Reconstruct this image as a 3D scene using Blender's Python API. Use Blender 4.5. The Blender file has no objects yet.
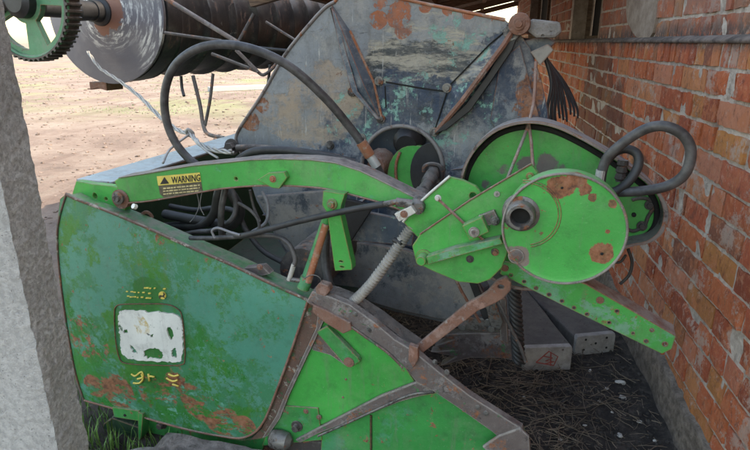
import bpy, bmesh, math, random
from mathutils import Vector, Matrix, noise
random.seed(7)
S = bpy.context.scene
COL = S.collection
R = math.radians

# ------------------------------------------------------------------ camera
F = 560.0; H = 1.45
pitch = R(18.1); yaw = R(9.54)
FW = Vector((-math.sin(yaw)*math.cos(pitch), math.cos(yaw)*math.cos(pitch), -math.sin(pitch)))
RT = Vector((math.cos(yaw), math.sin(yaw), 0)); UP = RT.cross(FW)
C0 = Vector((0, 0, H))
cam = bpy.data.cameras.new('camera'); co = bpy.data.objects.new('camera', cam); COL.objects.link(co)
co.location = C0
co.rotation_euler = Matrix((RT, UP, -FW)).transposed().to_euler()
cam.sensor_width = 36; cam.lens = F/750*36; cam.clip_start = .02; cam.clip_end = 1500
S.camera = co

PH = R(8)                                     # the machines stand turned 8 degrees to the wall
AX = Vector((math.sin(PH), math.cos(PH), 0))  # along the machine, away from us
BX = Vector((math.cos(PH), -math.sin(PH), 0)) # across the machine
ZX = Vector((0, 0, 1))
def ray(x, y): return FW + RT*((x-375)/F) - UP*((y-225)/F)
def P(x, y, D):                               # point of the upright plane at distance D
    d = ray(x, y); return C0 + d*(D/d.dot(AX))
def PZ(x, y, z):
    d = ray(x, y); return C0 + d*((z-H)/d.z)
def PX(x, y, X):
    d = ray(x, y); return C0 + d*(X/d.x)

# ------------------------------------------------------------------ materials
class G:
    def __init__(s, name):
        s.m = bpy.data.materials.new(name); s.m.use_nodes = True
        s.t = s.m.node_tree; s.t.nodes.clear()
        s.out = s.n('ShaderNodeOutputMaterial'); s.b = s.n('ShaderNodeBsdfPrincipled')
        s.l(s.b.outputs[0], s.out.inputs[0])
        g = s.n('ShaderNodeNewGeometry'); s.pos = g.outputs['Position']; s.nor = g.outputs['Normal']; s.isl = g.outputs['Random Per Island']
    def n(s, t, **k):
        x = s.t.nodes.new(t)
        for a, b in k.items(): setattr(x, a, b)
        return x
    def l(s, a, b): s.t.links.new(a, b)
    def put(s, sock, v):
        if isinstance(v, (int, float)): sock.default_value = v
        elif isinstance(v, (tuple, list, Vector)): sock.default_value = tuple(v) if len(sock.default_value) == len(v) else tuple(v)+(1,)
        else: s.l(v, sock)
    def math(s, op, a, b=0, c=None, clamp=False):
        x = s.n('ShaderNodeMath', operation=op, use_clamp=clamp); s.put(x.inputs[0], a); s.put(x.inputs[1], b)
        if c is not None: s.put(x.inputs[2], c)
        return x.outputs[0]
    def vmath(s, op, a, b=(0, 0, 0)):
        x = s.n('ShaderNodeVectorMath', operation=op); s.put(x.inputs[0], a); s.put(x.inputs[1], b)
        return x.outputs['Value'] if op in ('DISTANCE', 'LENGTH', 'DOT_PRODUCT') else x.outputs[0]
    def noise(s, scale, detail=5, rough=.6, vec=None, stretch=None, off=0, dist=0):
        x = s.n('ShaderNodeTexNoise'); v = vec or s.pos
        if stretch: v = s.vmath('MULTIPLY', v, stretch)
        if off: v = s.vmath('ADD', v, (off, off*1.7, off*.3))
        s.l(v, x.inputs['Vector']); x.inputs['Scale'].default_value = scale
        x.inputs['Detail'].default_value = detail; x.inputs['Roughness'].default_value = rough
        x.inputs['Distortion'].default_value = dist
        return x.outputs[0]
    def step(s, v, lo, hi):
        x = s.n('ShaderNodeMapRange'); x.interpolation_type = 'SMOOTHSTEP'; s.put(x.inputs[0], v)
        x.inputs[1].default_value = lo; x.inputs[2].default_value = hi
        x.inputs[3].default_value = 0; x.inputs[4].default_value = 1
        if lo > hi:
            x.inputs[1].default_value = hi; x.inputs[2].default_value = lo; x.inputs[3].default_value = 1; x.inputs[4].default_value = 0
        return x.outputs[0]
    def mix(s, f, a, b):
        x = s.n('ShaderNodeMix', data_type='RGBA'); s.put(x.inputs[0], f); s.put(x.inputs[6], a); s.put(x.inputs[7], b); return x.outputs[2]
    def fmix(s, f, a, b):
        x = s.n('ShaderNodeMix', data_type='FLOAT'); s.put(x.inputs[0], f); s.put(x.inputs[2], a); s.put(x.inputs[3], b); return x.outputs[0]
    def ramp(s, v, cols):
        x = s.n('ShaderNodeValToRGB'); e = x.color_ramp.elements
        while len(e) < len(cols): e.new(.5)
        for i, (p, c) in enumerate(cols): e[i].position = p; e[i].color = tuple(c)+(1,)
        s.l(v, x.inputs[0]); return x.outputs[0]
    def bump(s, h, strength=.5, dist=.01):
        x = s.n('ShaderNodeBump'); x.inputs['Strength'].default_value = strength; x.inputs['Distance'].default_value = dist
        s.l(h, x.inputs['Height']); s.l(x.outputs[0], s.b.inputs['Normal']); return x
    def spots(s, lst, amt=.6, sc=30, det=4):
        """lst of (point, radius): blots with a ragged outline, a mark of their own on the paint"""
        nz = s.math('ADD', s.math('SUBTRACT', s.noise(sc, det+3, .75), .5), s.math('MULTIPLY', s.math('SUBTRACT', s.noise(sc*.35, 4, .6, off=77), .5), 1.0)); tot = None
        for p, r in lst:
            d = s.math('DIVIDE', s.vmath('DISTANCE', s.pos, tuple(p)), r)
            d = s.math('ADD', d, s.math('MULTIPLY', nz, amt*2))
            m = s.step(d, 1.05, .93)
            tot = m if tot is None else s.math('MAXIMUM', tot, m)
        return tot
    def edge(s, r=.004, lo=.02, hi=.12, sc=60):
        b = s.n('ShaderNodeBevel', samples=4); b.inputs[0].default_value = r
        d = s.math('SUBTRACT', 1, s.vmath('DOT_PRODUCT', b.outputs[0], s.nor))
        d = s.math('MULTIPLY', d, s.math('MULTIPLY', s.noise(sc, 4, .7), 2))
        return s.step(d, lo, hi)

RUST = ((.11, .045, .028), (.27, .105, .05), (.36, .16, .09))
def weathered(name, base, layers=(), rough=.45, metal=0, bump=.25, bscale=40, dents=.4, var=.12, dust=.25, dustc=(.33, .29, .25), grime=.45, edge=True, edgec=None):
    """paint with worn layers; each layer = (mask function, colour or 'rust', roughness)"""
    g = G(name)
    hv = g.noise(4, 4, .6)
    c = g.mix(g.step(hv, .3, .7), tuple(x*(1-var) for x in base), tuple(min(1, x*(1+var)) for x in base))
    rg = g.math('ADD', rough-.1, g.math('MULTIPLY', g.noise(14, 5, .7), .2))
    rn = g.noise(55, 6, .7, off=3)
    rustc = g.ramp(rn, [(.35, RUST[0]), (.5, RUST[1]), (.68, RUST[2])])
    hgt = g.math('MULTIPLY', g.noise(bscale, 6, .65), .3)
    for mf, colr, rr in layers:
        m = mf(g)
        c = g.mix(m, c, rustc if colr == 'rust' else colr)
        rg = g.fmix(m, rg, rr)
        hgt = g.math('SUBTRACT', hgt, g.math('MULTIPLY', m, .25))
        if colr == 'rust': hgt = g.math('ADD', hgt, g.math('MULTIPLY', g.math('MULTIPLY', rn, m), .6))
    if edge:
        m = g.edge(.006, .012, .09, 45); c = g.mix(m, c, edgec or rustc); rg = g.fmix(m, rg, .8)
    if dust:
        sep = g.n('ShaderNodeSeparateXYZ'); g.l(g.nor, sep.inputs[0])
        m = g.math('MULTIPLY', g.step(sep.outputs[2], .2, .95), g.math('MULTIPLY', g.step(g.noise(25, 5, .7, off=9), .3, .65), .75))
        m2 = g.math('MULTIPLY', g.step(g.noise(7, 8, .72, off=5), .48, .72), dust)
        m = g.math('MAXIMUM', m, m2)
        c = g.mix(m, c, dustc); rg = g.fmix(m, rg, .85)
    sc = g.noise(6, 3, .5, stretch=(9, 9, 60), off=2)
    scm = g.math('MULTIPLY', g.step(sc, .73, .76), .35)
    c = g.mix(scm, c, tuple(min(1, x*1.6+.12) for x in base))
    gr1 = g.math('MULTIPLY', g.step(g.noise(16, 9, .76, off=41), .47, .70), grime)
    c = g.mix(gr1, c, tuple(x*.30+.022 for x in base))
    gr2 = g.math('MULTIPLY', g.step(g.noise(1, 6, .7, stretch=(38, 38, 3.5), off=43), .52, .74), grime*.8)
    c = g.mix(gr2, c, (.17, .15, .125)); rg = g.fmix(gr2, rg, .8)
    spk = g.noise(170, 3, .8, off=19)
    c = g.mix(g.math('MULTIPLY', g.step(spk, .62, .70), grime), c, (.06, .045, .035))
    c = g.mix(g.math('MULTIPLY', g.step(spk, .36, .29), grime*.8), c, (.42, .40, .36))
    hgt = g.math('ADD', hgt, g.math('MULTIPLY', spk, .12))
    if dents: hgt = g.math('ADD', hgt, g.math('MULTIPLY', g.noise(5, 1, .4, off=1), dents*4))
    g.l(c, g.b.inputs['Base Color']); g.l(rg, g.b.inputs['Roughness']); g.b.inputs['Metallic'].default_value = metal
    g.bump(hgt, bump, .012)
    return g.m
def nz(sc, lo, hi, st=None, off=0, det=8, ro=.72, dist=0, k=1.0):
    if k == 1.0: return lambda g: g.step(g.noise(sc, det, ro, stretch=st, off=off, dist=dist), lo, hi)
    return lambda g: g.math('MULTIPLY', g.step(g.noise(sc, det, ro, stretch=st, off=off, dist=dist), lo, hi), k)
def sp(lst, D, amt=.6, sc=30): # lst of (px,py,rpx)
    return lambda g: g.spots([(P(x, y, D), r*D/F) for x, y, r in lst], amt, sc)
def both(f1, f2): return lambda g: g.math('MULTIPLY', f1(g), f2(g))
def simple(name, c, rough=.6, metal=0, var=.25, sc=30, bump=.2, st=None, bd=.006):
    g = G(name); v = g.noise(sc, 6, .65, stretch=st)
    col = g.mix(g.step(v, .3, .7), tuple(x*(1-var) for x in c), tuple(min(1, x*(1+var)) for x in c))
    g.l(col, g.b.inputs['Base Color']); g.b.inputs['Roughness'].default_value = rough; g.b.inputs['Metallic'].default_value = metal
    g.bump(v, bump, bd); return g.m

GREEN = (.04, .35, .065); DGREEN = (.022, .19, .04); TEAL = (.035, .205, .095)
DP = 1.45
M = {}
M['panel'] = weathered('worn green panel paint', (.028, .195, .042), [
    (nz(4, .45, .49, st=(1, 1, .7), off=4, det=13, ro=.84), TEAL, .5),
    (nz(8, .525, .55, off=12, det=13, ro=.85, k=.9), (.08, .27, .20), .45),
    (nz(6, .53, .555, off=31, det=13, ro=.86), (.035, .20, .03), .35),
    (sp([(150, 328, 46), (158, 375, 30)], DP, .35, 14), (.03, .20, .04), .4),
    (both(sp([(88, 335, 34), (110, 350, 26)], DP, .5, 12), nz(22, .53, .57, off=61, ro=.78)), 'rust', .8),
    (both(sp([(200, 400, 30), (160, 392, 32), (120, 390, 30), (220, 418, 26), (95, 385, 20), (245, 425, 16), (175, 372, 20)], DP, .35, 10), nz(11, .49, .53, st=(.7, .7, 1.5), off=64, ro=.78, det=10)), 'rust', .85),
    (both(sp([(150, 410, 60), (205, 405, 45)], DP, .35, 10), nz(15, .56, .60, st=(.8, .8, 1.4), off=84, ro=.75)), (.12, .36, .27), .6),
    (both(sp([(115, 227, 13), (137, 238, 9), (78, 343, 11), (160, 240, 7), (250, 272, 6)], DP, .8, 30), nz(26, .50, .54, off=88, ro=.8)), 'rust', .85),
    (both(sp([(270, 330, 70), (230, 300, 60), (290, 350, 50), (95, 260, 44), (90, 290, 40), (110, 235, 30)], DP, 1.3, 5), nz(9, .46, .50, off=33, ro=.84, det=13)), (.06, .255, .175), .4),
    (sp([(150, 328, 44), (158, 370, 28)], DP, .35, 10), (.022, .17, .035), .35),
    (both(sp([(152, 290, 22)], DP, .35, 10), nz(2, .3, .4)), (.022, .17, .035), .35),
    (both(sp([(200, 400, 30), (160, 394, 32), (120, 390, 30), (225, 420, 26), (95, 385, 20), (175, 378, 14)], DP, .35, 10), nz(11, .50, .53, st=(.7, .7, 1.5), off=64, ro=.8, det=12)), 'rust', .85),
    (nz(26, .63, .65, off=8), 'rust', .8)], rough=.28, dust=.03, grime=.28, dents=.7)
M['arm'] = weathered('bright green beam paint', (.045, .345, .07), [
    (nz(8, .60, .66, off=6, k=.6), (.06, .34, .17), .5), (nz(38, .665, .68, off=3), 'rust', .8)], rough=.36, dents=.6, dust=.26, dustc=(.24, .30, .17), grime=.42)
M['green'] = weathered('bright green machine paint', GREEN, [
    (nz(9, .60, .70, off=16, k=.5), (.07, .38, .09), .5), (nz(30, .66, .68, off=5), 'rust', .8)], rough=.36, dents=.6, dust=.26, dustc=(.24, .30, .17), grime=.42)
M['green2'] = weathered('mid green machine paint', (.028, .26, .06), [
    (nz(6, .52, .62, off=11), (.05, .27, .12), .5), (nz(24, .61, .64, off=25), 'rust', .8)], rough=.42, dust=.22)
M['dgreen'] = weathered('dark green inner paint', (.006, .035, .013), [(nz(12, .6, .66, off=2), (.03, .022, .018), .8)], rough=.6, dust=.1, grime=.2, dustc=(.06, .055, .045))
M['blue'] = weathered('green top sheet with painted sky tint', (.30, .42, .46), [(nz(30, .62, .66), 'rust', .8)], rough=.3, dust=.3, dustc=(.4, .42, .4))  # pale blue puts the sky's reflection into the green sheet's colour
M['rusty'] = weathered('rusty steel', (.22, .10, .065), [(nz(18, .5, .6), (.30, .17, .13), .8), (nz(30, .6, .66, off=4), (.33, .27, .24), .8)], rough=.8, bump=.6, dust=.3, edge=False)
M['brownrail'] = weathered('worn brown grey rail', (.125, .098, .09), [(nz(7, .50, .60, ro=.8), (.23, .205, .19), .6), (nz(9, .54, .59, ro=.84, off=13), 'rust', .85), (nz(22, .60, .63, off=8), (.05, .2, .07), .6), (nz(16, .6, .66, off=23), (.07, .06, .055), .8)], rough=.6, bump=.6, dust=.3, edgec=(.42, .38, .33))
M['fleck'] = weathered('chipped white and rust edge', (.13, .075, .055), [(nz(16, .55, .60, off=5, ro=.82), (.42, .37, .31), .7), (nz(20, .56, .60, off=15, ro=.8), (.035, .15, .06), .6), (nz(26, .56, .62, off=35), 'rust', .8)], rough=.8, bump=.6, dust=.1, edge=False)
M['steel'] = weathered('dull grey steel', (.17, .165, .155), [(nz(14, .50, .58, ro=.8), (.06, .052, .048), .7), (nz(20, .57, .63, off=5), 'rust', .8)], rough=.4, metal=.5, bump=.4, dust=.25, edge=False)
M['zinc'] = weathered('pale zinc', (.55, .54, .5), [(nz(30, .6, .68), (.3, .2, .12), .8)], rough=.45, metal=.3, bump=.3, dust=.2, edge=False)
M['hose'] = simple('black rubber hose', (.03, .029, .029), .55, var=.35, sc=20, bump=.15)
M['hose2'] = simple('dusty grey rubber hose', (.062, .058, .057), .5, var=.55, sc=22, bump=.35)
M['hosegrey'] = simple('grey plastic hose', (.20, .20, .21), .5, var=.25, sc=20)
M['black'] = simple('black iron', (.018, .018, .02), .5, var=.4, sc=15)
M['tine'] = simple('black plastic tine', (.022, .024, .03), .42, var=.3, sc=12)
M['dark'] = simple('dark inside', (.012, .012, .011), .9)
M['copper'] = weathered('rusty orange fitting', (.36, .13, .06), [(nz(40, .5, .6), (.4, .25, .18), .6)], rough=.6, metal=.2, edge=False, dust=.1)
M['corr'] = simple('grey corrugated hose', (.30, .275, .24), .6, var=.25, sc=25)
M['white'] = simple('white cap', (.75, .74, .68), .5, var=.1)
M['motor'] = weathered('grimy brown grey iron', (.055, .046, .043), [(nz(20, .55, .62), 'rust', .85)], rough=.75, bump=.5, dust=.35, edge=False)

DS = 2.02
M['shield'] = weathered('worn grey blue sheet', (.21, .23, .245), [
    (nz(3, .47, .60, off=21, det=11, ro=.8), (.31, .305, .285), .6),
    (nz(5, .52, .66, off=28, det=11, ro=.8, st=(1, 1, .6), k=.8), (.17, .175, .18), .5),
    (both(sp([(395, 75, 30), (430, 80, 40), (470, 82, 26), (440, 62, 16)], DS, .5, 9), nz(9, .40, .50, off=66, ro=.84, st=(.6, .6, 1.6))), (.03, .038, .04), .38),
    (both(sp([(400, 118, 45), (350, 130, 30), (450, 125, 50), (500, 120, 46), (370, 190, 70), (470, 190, 60), (505, 65, 26), (390, 235, 60)], DS, .6, 7), nz(5, .40, .53, off=2, ro=.82, det=12)), (.03, .05, .085), .36),
    (both(sp([(315, 108, 40), (290, 118, 30), (270, 112, 18), (345, 95, 24), (300, 90, 16)], DS, .8, 8), nz(8, .36, .54, off=91, ro=.78)), (.36, .285, .215), .75),
    (both(sp([(430, 45, 40), (390, 50, 30), (465, 60, 24)], DS, .8, 8), nz(6, .45, .56, off=71, ro=.8, st=(.6, .6, 2.4))), (.40, .365, .29), .7),
    (both(sp([(400, 100, 24), (352, 105, 16), (345, 128, 18), (425, 104, 26), (458, 38, 26), (430, 130, 26), (335, 135, 14), (438, 155, 16), (475, 105, 24), (460, 125, 20), (360, 125, 20)], DS, .8, 14), nz(17, .52, .57, off=6, ro=.8, det=10)), (.20, .40, .33), .5),
    (both(sp([(378, 20, 9)], DS, .5, 20), nz(30, .40, .46, off=51)), (.38, .13, .06), .8),
    (both(sp([(400, 14, 14), (404, 30, 9), (425, 6, 7), (448, 9, 6), (468, 13, 6), (380, 1, 8), (490, 17, 5)], DS, .6, 16), nz(19, .43, .49, off=53, ro=.8)), (.37, .13, .065), .8),
    (both(sp([(250, 122, 12), (262, 106, 8), (530, 95, 13), (526, 112, 12), (535, 80, 9)], DS, .6, 20), nz(24, .42, .5, off=57)), 'rust', .8),
    (nz(13, .64, .67, off=40, ro=.8), (.24, .11, .06), .8),
    (nz(30, .60, .66, st=(2.2, 2.2, .22), off=14, k=.7), (.50, .50, .47), .6),
    (nz(26, .62, .66, st=(.25, .25, 2.2), off=114, k=.6), (.06, .065, .07), .6)],
    rough=.36, bump=.5, dust=.4, dustc=(.34, .32, .29), dents=1.0, grime=.5)
M['shieldlow'] = weathered('grimy grey sheet', (.20, .20, .20), [
    (nz(5, .48, .56, off=3), (.28, .26, .23), .7), (nz(6, .53, .62, off=18, ro=.8), (.06, .075, .09), .45), (nz(15, .63, .66, off=7, st=(1, 1, 2.5)), 'rust', .85), (nz(20, .65, .67, off=9), (.15, .33, .27), .6)], rough=.5, dust=.5, dustc=(.27, .25, .22), dents=.6)
M['rib'] = weathered('dark blue rib', (.07, .095, .125), [(nz(6, .50, .60, ro=.8), (.22, .23, .235), .5), (nz(22, .62, .65, off=8), (.18, .4, .33), .5)], rough=.45, dust=.3, edgec=(.30, .11, .06))
DD = 1.34
M['disc'] = weathered('bright green disc paint', (.045, .38, .075), [
    (sp([(562, 188, 11), (556, 186, 9), (570, 184, 7)], DD, .5, 45), 'rust', .85),
    (sp([(602, 254, 11)], DD, .5, 45), 'rust', .85),
    (sp([(517, 256, 11), (524, 262, 5)], DD, .5, 45), (.22, .17, .14), .85),
    (both(sp([(520, 212, 44)], DD, .1, 40), nz(30, .6, .64, off=5)), 'rust', .8),
    (sp([(580, 180, 5), (586, 190, 5), (592, 198, 4), (607, 232, 3), (612, 205, 4), (575, 178, 8)], DD, 1.1, 60), 'rust', .8),
    (nz(34, .68, .70, off=51), 'rust', .8)], rough=.34, dents=.5, dust=.22, dustc=(.22, .32, .17), grime=.36)
DG = 1.60
M['guard'] = weathered('bright green guard paint', (.04, .345, .065), [
    (both(sp([(487, 187, 13), (503, 172, 15), (525, 168, 17), (545, 168, 17), (560, 170, 12), (505, 186, 15), (590, 168, 6), (597, 180, 5), (525, 182, 16)], DG, .5, 12), nz(12, .08, .30, off=9)), (.15, .125, .11), .8),
    (sp([(478, 155, 4), (486, 150, 3), (470, 178, 5), (572, 205, 5), (640, 200, 4)], DG, .8, 60), 'rust', .85),
    (nz(26, .64, .66, off=5), 'rust', .8)], rough=.36, dents=.6, dust=.26, dustc=(.24, .30, .17), grime=.42)
M['guardrim'] = weathered('grey guard rim', (.20, .185, .18), [(nz(14, .54, .6), (.10, .085, .08), .8), (nz(30, .62, .64, off=7), 'rust', .8)], rough=.55, metal=.2, dust=.3)
M['bar'] = weathered('green perforated bar paint', (.045, .34, .07), [
    (nz(6, .5, .6, off=3), (.10, .34, .19), .5),
    (sp([(574, 307, 4.5), (617, 311, 6.5), (652, 330, 5), (646, 341, 5), (665, 344, 6), (609, 323, 4), (668, 334, 6)], 1.52, .5, 70), 'rust', .85),
    (nz(10, .58, .61, off=13, ro=.84, det=12), 'rust', .8), (nz(8, .55, .60, off=23, ro=.8), (.13, .33, .20), .6)], rough=.4, dust=.2, grime=.5)
M['sticker'] = weathered('worn white sticker', (.74, .75, .70), [
    (both(sp([(140, 322, 22)], DP, .5, 10), nz(9, .50, .58, off=3)), (.62, .48, .22), .6),
    (sp([(129, 318, 5), (140, 315, 4), (133, 334, 6), (146, 337, 4), (157, 315, 5)], DP, .9, 40), (.6, .42, .13), .7),
    (nz(30, .63, .65, off=4), (.05, .12, .06), .6)], rough=.5, bump=.2, dust=.05, dents=.1, edge=False)

def brick_mat():
    g = G('weathered red brick')
    c = g.ramp(g.isl, [(0, (.32, .09, .045)), (.12, (.44, .125, .06)), (.35, (.62, .20, .085)), (.6, (.52, .15, .075)), (.78, (.62, .27, .16)), (.92, (.60, .27, .09)), (1, (.30, .12, .07))])
    n = g.noise(34, 9, .78, stretch=(1, 1, .6)); n2 = g.noise(130, 6, .8)
    sep = g.n('ShaderNodeSeparateXYZ'); g.l(g.pos, sep.inputs[0]); z = sep.outputs[2]; y = sep.outputs[1]
    c = g.mix(g.math('MULTIPLY', g.step(n, .50, .68), .85), c, (.17, .06, .04))
    c = g.mix(g.math('MULTIPLY', g.step(g.noise(11, 8, .75, off=55), .50, .60), .6), c, (.62, .24, .11))
    c = g.mix(g.math('MULTIPLY', g.step(g.noise(4, 9, .8, off=65), .58, .66), .5), c, (.12, .06, .048))
    c = g.mix(g.math('MULTIPLY', g.step(g.noise(6, 12, .82, off=5), .53, .58), .75), c, (.55, .42, .34))
    c = g.mix(g.math('MULTIPLY', g.step(g.noise(30, 6, .8, off=15), .6, .7), .55), c, (.09, .06, .05))
    str_ = g.noise(42, 7, .8, stretch=(1, 1.3, .7), off=8)
    c = g.mix(g.math('MULTIPLY', g.step(str_, .52, .62), .55), c, (.66, .33, .20))
    # soot stains low on the far part, and the stained band above the ledge
    soot = g.spots([((.86, 4.3, 1.0), .5), ((.86, 3.7, .85), .35), ((.86, 3.0, .75), .2)], .8, 6)
    c = g.mix(g.math('MULTIPLY', soot, .6), c, (.05, .038, .034))
    up = g.math('MULTIPLY', g.step(z, 1.47, 1.50), g.step(g.noise(7, 6, .7, off=30), .3, .55))
    c = g.mix(g.math('MULTIPLY', up, .6), c, (.27, .17, .13))
    led = g.math('MULTIPLY', g.step(z, 1.56, 1.47), g.step(z, 1.40, 1.46))
    c = g.mix(g.math('MULTIPLY', led, g.step(n, .35, .55)), c, (.10, .08, .07))
    hv = g.n('ShaderNodeHueSaturation'); g.l(c, hv.inputs['Color']); hv.inputs['Value'].default_value = 1.12; hv.inputs['Saturation'].default_value = 1.06; hv.inputs['Hue'].default_value = .494
    g.l(hv.outputs[0], g.b.inputs['Base Color']); g.b.inputs['Roughness'].default_value = .9
    h = g.math('ADD', g.math('MULTIPLY', n, .8), g.math('ADD', g.math('MULTIPLY', n2, .35), g.math('MULTIPLY', str_, .7)))
    g.bump(h, 1, .014); return g.m
def mortar_mat():
    g = G('old mortar'); n = g.noise(28, 8, .75); n2 = g.noise(5, 6, .7, off=3)
    c = g.ramp(n, [(.3, (.30, .23, .18)), (.48, (.60, .50, .42)), (.66, (.74, .65, .56))])
    c = g.mix(g.math('MULTIPLY', g.step(n2, .52, .7), .7), c, (.22, .16, .13))
    sep = g.n('ShaderNodeSeparateXYZ'); g.l(g.pos, sep.inputs[0])
    g.l(c, g.b.inputs['Base Color']); g.b.inputs['Roughness'].default_value = .95
    g.bump(g.math('ADD', n, g.noise(90, 4, .7)), 1, .012); return g.m
M['brick'] = brick_mat(); M['mortar'] = mortar_mat()
def concrete(name, a, b, sc=20, pit=.8, bd=.012):
    g = G(name); n = g.noise(sc, 9, .72); n2 = g.noise(sc*4, 5, .7); n3 = g.noise(3, 5, .6, off=6)
    c = g.mix(g.step(n, .35, .65), a, b); c = g.mix(g.math('MULTIPLY', g.step(n3, .45, .65), .4), c, tuple(x*.6 for x in a))
    v = g.n('ShaderNodeTexVoronoi'); v.inputs['Scale'].default_value = sc*2.2; g.l(g.pos, v.inputs['Vector'])
    pm = g.math('MULTIPLY', g.step(v.outputs[0], .22, .1), g.step(g.noise(sc*.7, 3, .6, off=2), .5, .6))
    c = g.mix(g.math('MULTIPLY', pm, pit), c, tuple(x*.3 for x in a))
    g.l(c, g.b.inputs['Base Color']); g.b.inputs['Roughness'].default_value = .93
    g.bump(g.math('SUBTRACT', g.math('ADD', n, g.math('MULTIPLY', n2, .5)), g.math('MULTIPLY', pm, .8)), .9, bd); return g.m
M['conc'] = concrete('rough aggregate concrete', (.44, .43, .41), (.76, .75, .72), 95, .95, .010)
M['concsmooth'] = concrete('smooth pale concrete', (.36, .345, .325), (.52, .50, .47), 60, .7, .006)
M['plinth'] = concrete('grey render', (.12, .095, .078), (.29, .24, .20), 24, .5, .02)
M['plaster'] = concrete('pale plaster', (.26, .19, .145), (.40, .31, .245), 14, .3, .01)
M['block'] = concrete('pale concrete block', (.24, .225, .21), (.38, .36, .34), 16, .6, .01)
M['blocktop'] = concrete('dark dirty concrete', (.085, .075, .07), (.12, .11, .10), 14, .5, .008)
M['wood'] = simple('old brown timber', (.16, .10, .065), .85, var=.45, sc=12, bump=.6, st=(1, 1, 8))
M['straw'] = simple('dead grey straw', (.16, .125, .09), .9, var=.5, sc=3)
M['twig'] = simple('brown twig', (.10, .07, .05), .9, var=.5, sc=3)
M['stone'] = simple('pale stone', (.40, .38, .34), .85, var=.3, sc=40, bump=.4)
M['grass'] = simple('green grass blades', (.09, .19, .035), .6, var=.6, sc=9)
M['redmark'] = simple('red paint mark', (.30, .06, .05), .8)
M['yellow'] = simple('yellow decal', (.72, .56, .12), .5, var=.12)
M['blackink'] = simple('black ink', (.02, .02, .018), .6)
M['decalbody'] = simple('brown black decal', (.10, .085, .05), .6, var=.5, sc=60)
M['ink'] = simple('tan ink', (.55, .45, .22), .6)

def disc_mat():
    g = G('grey drum end with painted sheen')
    c0 = P(104, 12, 2.88)
    v = g.vmath('SUBTRACT', g.pos, tuple(c0))
    u = g.vmath('DOT_PRODUCT', v, tuple(BX)); w = g.vmath('DOT_PRODUCT', v, (0, 0, 1))
    ang = g.math('ARCTAN2', w, u); rad = g.vmath('LENGTH', v)
    cmb = g.n('ShaderNodeCombineXYZ'); g.l(g.math('MULTIPLY', ang, 1.3), cmb.inputs[0]); g.l(g.math('MULTIPLY', rad, 26), cmb.inputs[1])
    n = g.noise(1.6, 7, .72, vec=cmb.outputs[0])
    m = g.math('MULTIPLY', g.step(n, .48, .60), g.math('ADD', g.step(rad, .27, .12), g.math('MULTIPLY', g.step(u, .16, .27), .8), None, True))
    m = g.math('MULTIPLY', m, g.step(g.noise(5, 6, .7, off=3), .38, .58))
    c = g.mix(g.step(g.noise(5, 5, .6), .4, .6), (.13, .125, .145), (.165, .155, .17))
    c = g.mix(m, c, (.72, .71, .68))  # white sheen of the disc painted in as streaks
    c = g.mix(g.spots([(P(100, 30, 2.86), .05), (P(102, 42, 2.86), .03), (P(108, 12, 2.86), .09)], .6, 30), c, (.22, .10, .07))
    g.l(c, g.b.inputs['Base Color']); g.b.inputs['Roughness'].default_value = .45; g.b.inputs['Metallic'].default_value = .2
    g.bump(n, .3, .006); return g.m
M['drumend'] = disc_mat()
M['drum'] = weathered('black drum body', (.022, .022, .024), [(nz(4, .52, .62, off=4, k=.5), (.07, .085, .07), .6), (nz(20, .58, .62, off=2, st=(1, 1, .4)), (.12, .08, .065), .8), (nz(9, .64, .68, off=9), (.16, .16, .15), .7)], rough=.45, dust=.12, edge=False)
M['gear'] = weathered('faded green gear paint', (.05, .19, .09), [(nz(14, .58, .63), (.12, .07, .05), .8)], rough=.5, dust=.3)
M['teeth'] = simple('greasy gear iron', (.055, .045, .038), .5, var=.5, sc=40, bump=.4)

def ground_mat():
    g = G('soil'); sep = g.n('ShaderNodeSeparateXYZ'); g.l(g.pos, sep.inputs[0]); x, y = sep.outputs[0], sep.outputs[1]
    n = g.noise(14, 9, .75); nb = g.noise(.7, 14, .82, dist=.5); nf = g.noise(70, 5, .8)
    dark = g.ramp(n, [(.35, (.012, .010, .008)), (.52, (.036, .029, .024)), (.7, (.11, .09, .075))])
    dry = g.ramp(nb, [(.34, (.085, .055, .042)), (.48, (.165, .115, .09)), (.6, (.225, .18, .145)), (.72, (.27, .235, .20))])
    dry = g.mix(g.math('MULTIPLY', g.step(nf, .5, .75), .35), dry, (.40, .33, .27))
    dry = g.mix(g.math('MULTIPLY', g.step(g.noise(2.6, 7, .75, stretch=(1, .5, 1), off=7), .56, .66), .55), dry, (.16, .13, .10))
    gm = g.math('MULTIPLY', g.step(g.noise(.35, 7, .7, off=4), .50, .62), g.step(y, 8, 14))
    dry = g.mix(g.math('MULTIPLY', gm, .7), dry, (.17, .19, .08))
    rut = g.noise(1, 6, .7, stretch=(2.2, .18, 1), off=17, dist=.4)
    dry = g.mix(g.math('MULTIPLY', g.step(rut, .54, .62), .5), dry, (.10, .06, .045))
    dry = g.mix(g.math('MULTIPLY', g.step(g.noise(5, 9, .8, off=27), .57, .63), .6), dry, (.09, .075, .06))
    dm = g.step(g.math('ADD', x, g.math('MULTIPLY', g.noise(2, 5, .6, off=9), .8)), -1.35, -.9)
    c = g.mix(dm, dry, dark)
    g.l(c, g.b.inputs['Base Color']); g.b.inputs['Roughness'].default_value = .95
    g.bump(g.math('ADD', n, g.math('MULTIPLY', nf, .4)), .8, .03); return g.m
M['ground'] = ground_mat()

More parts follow.
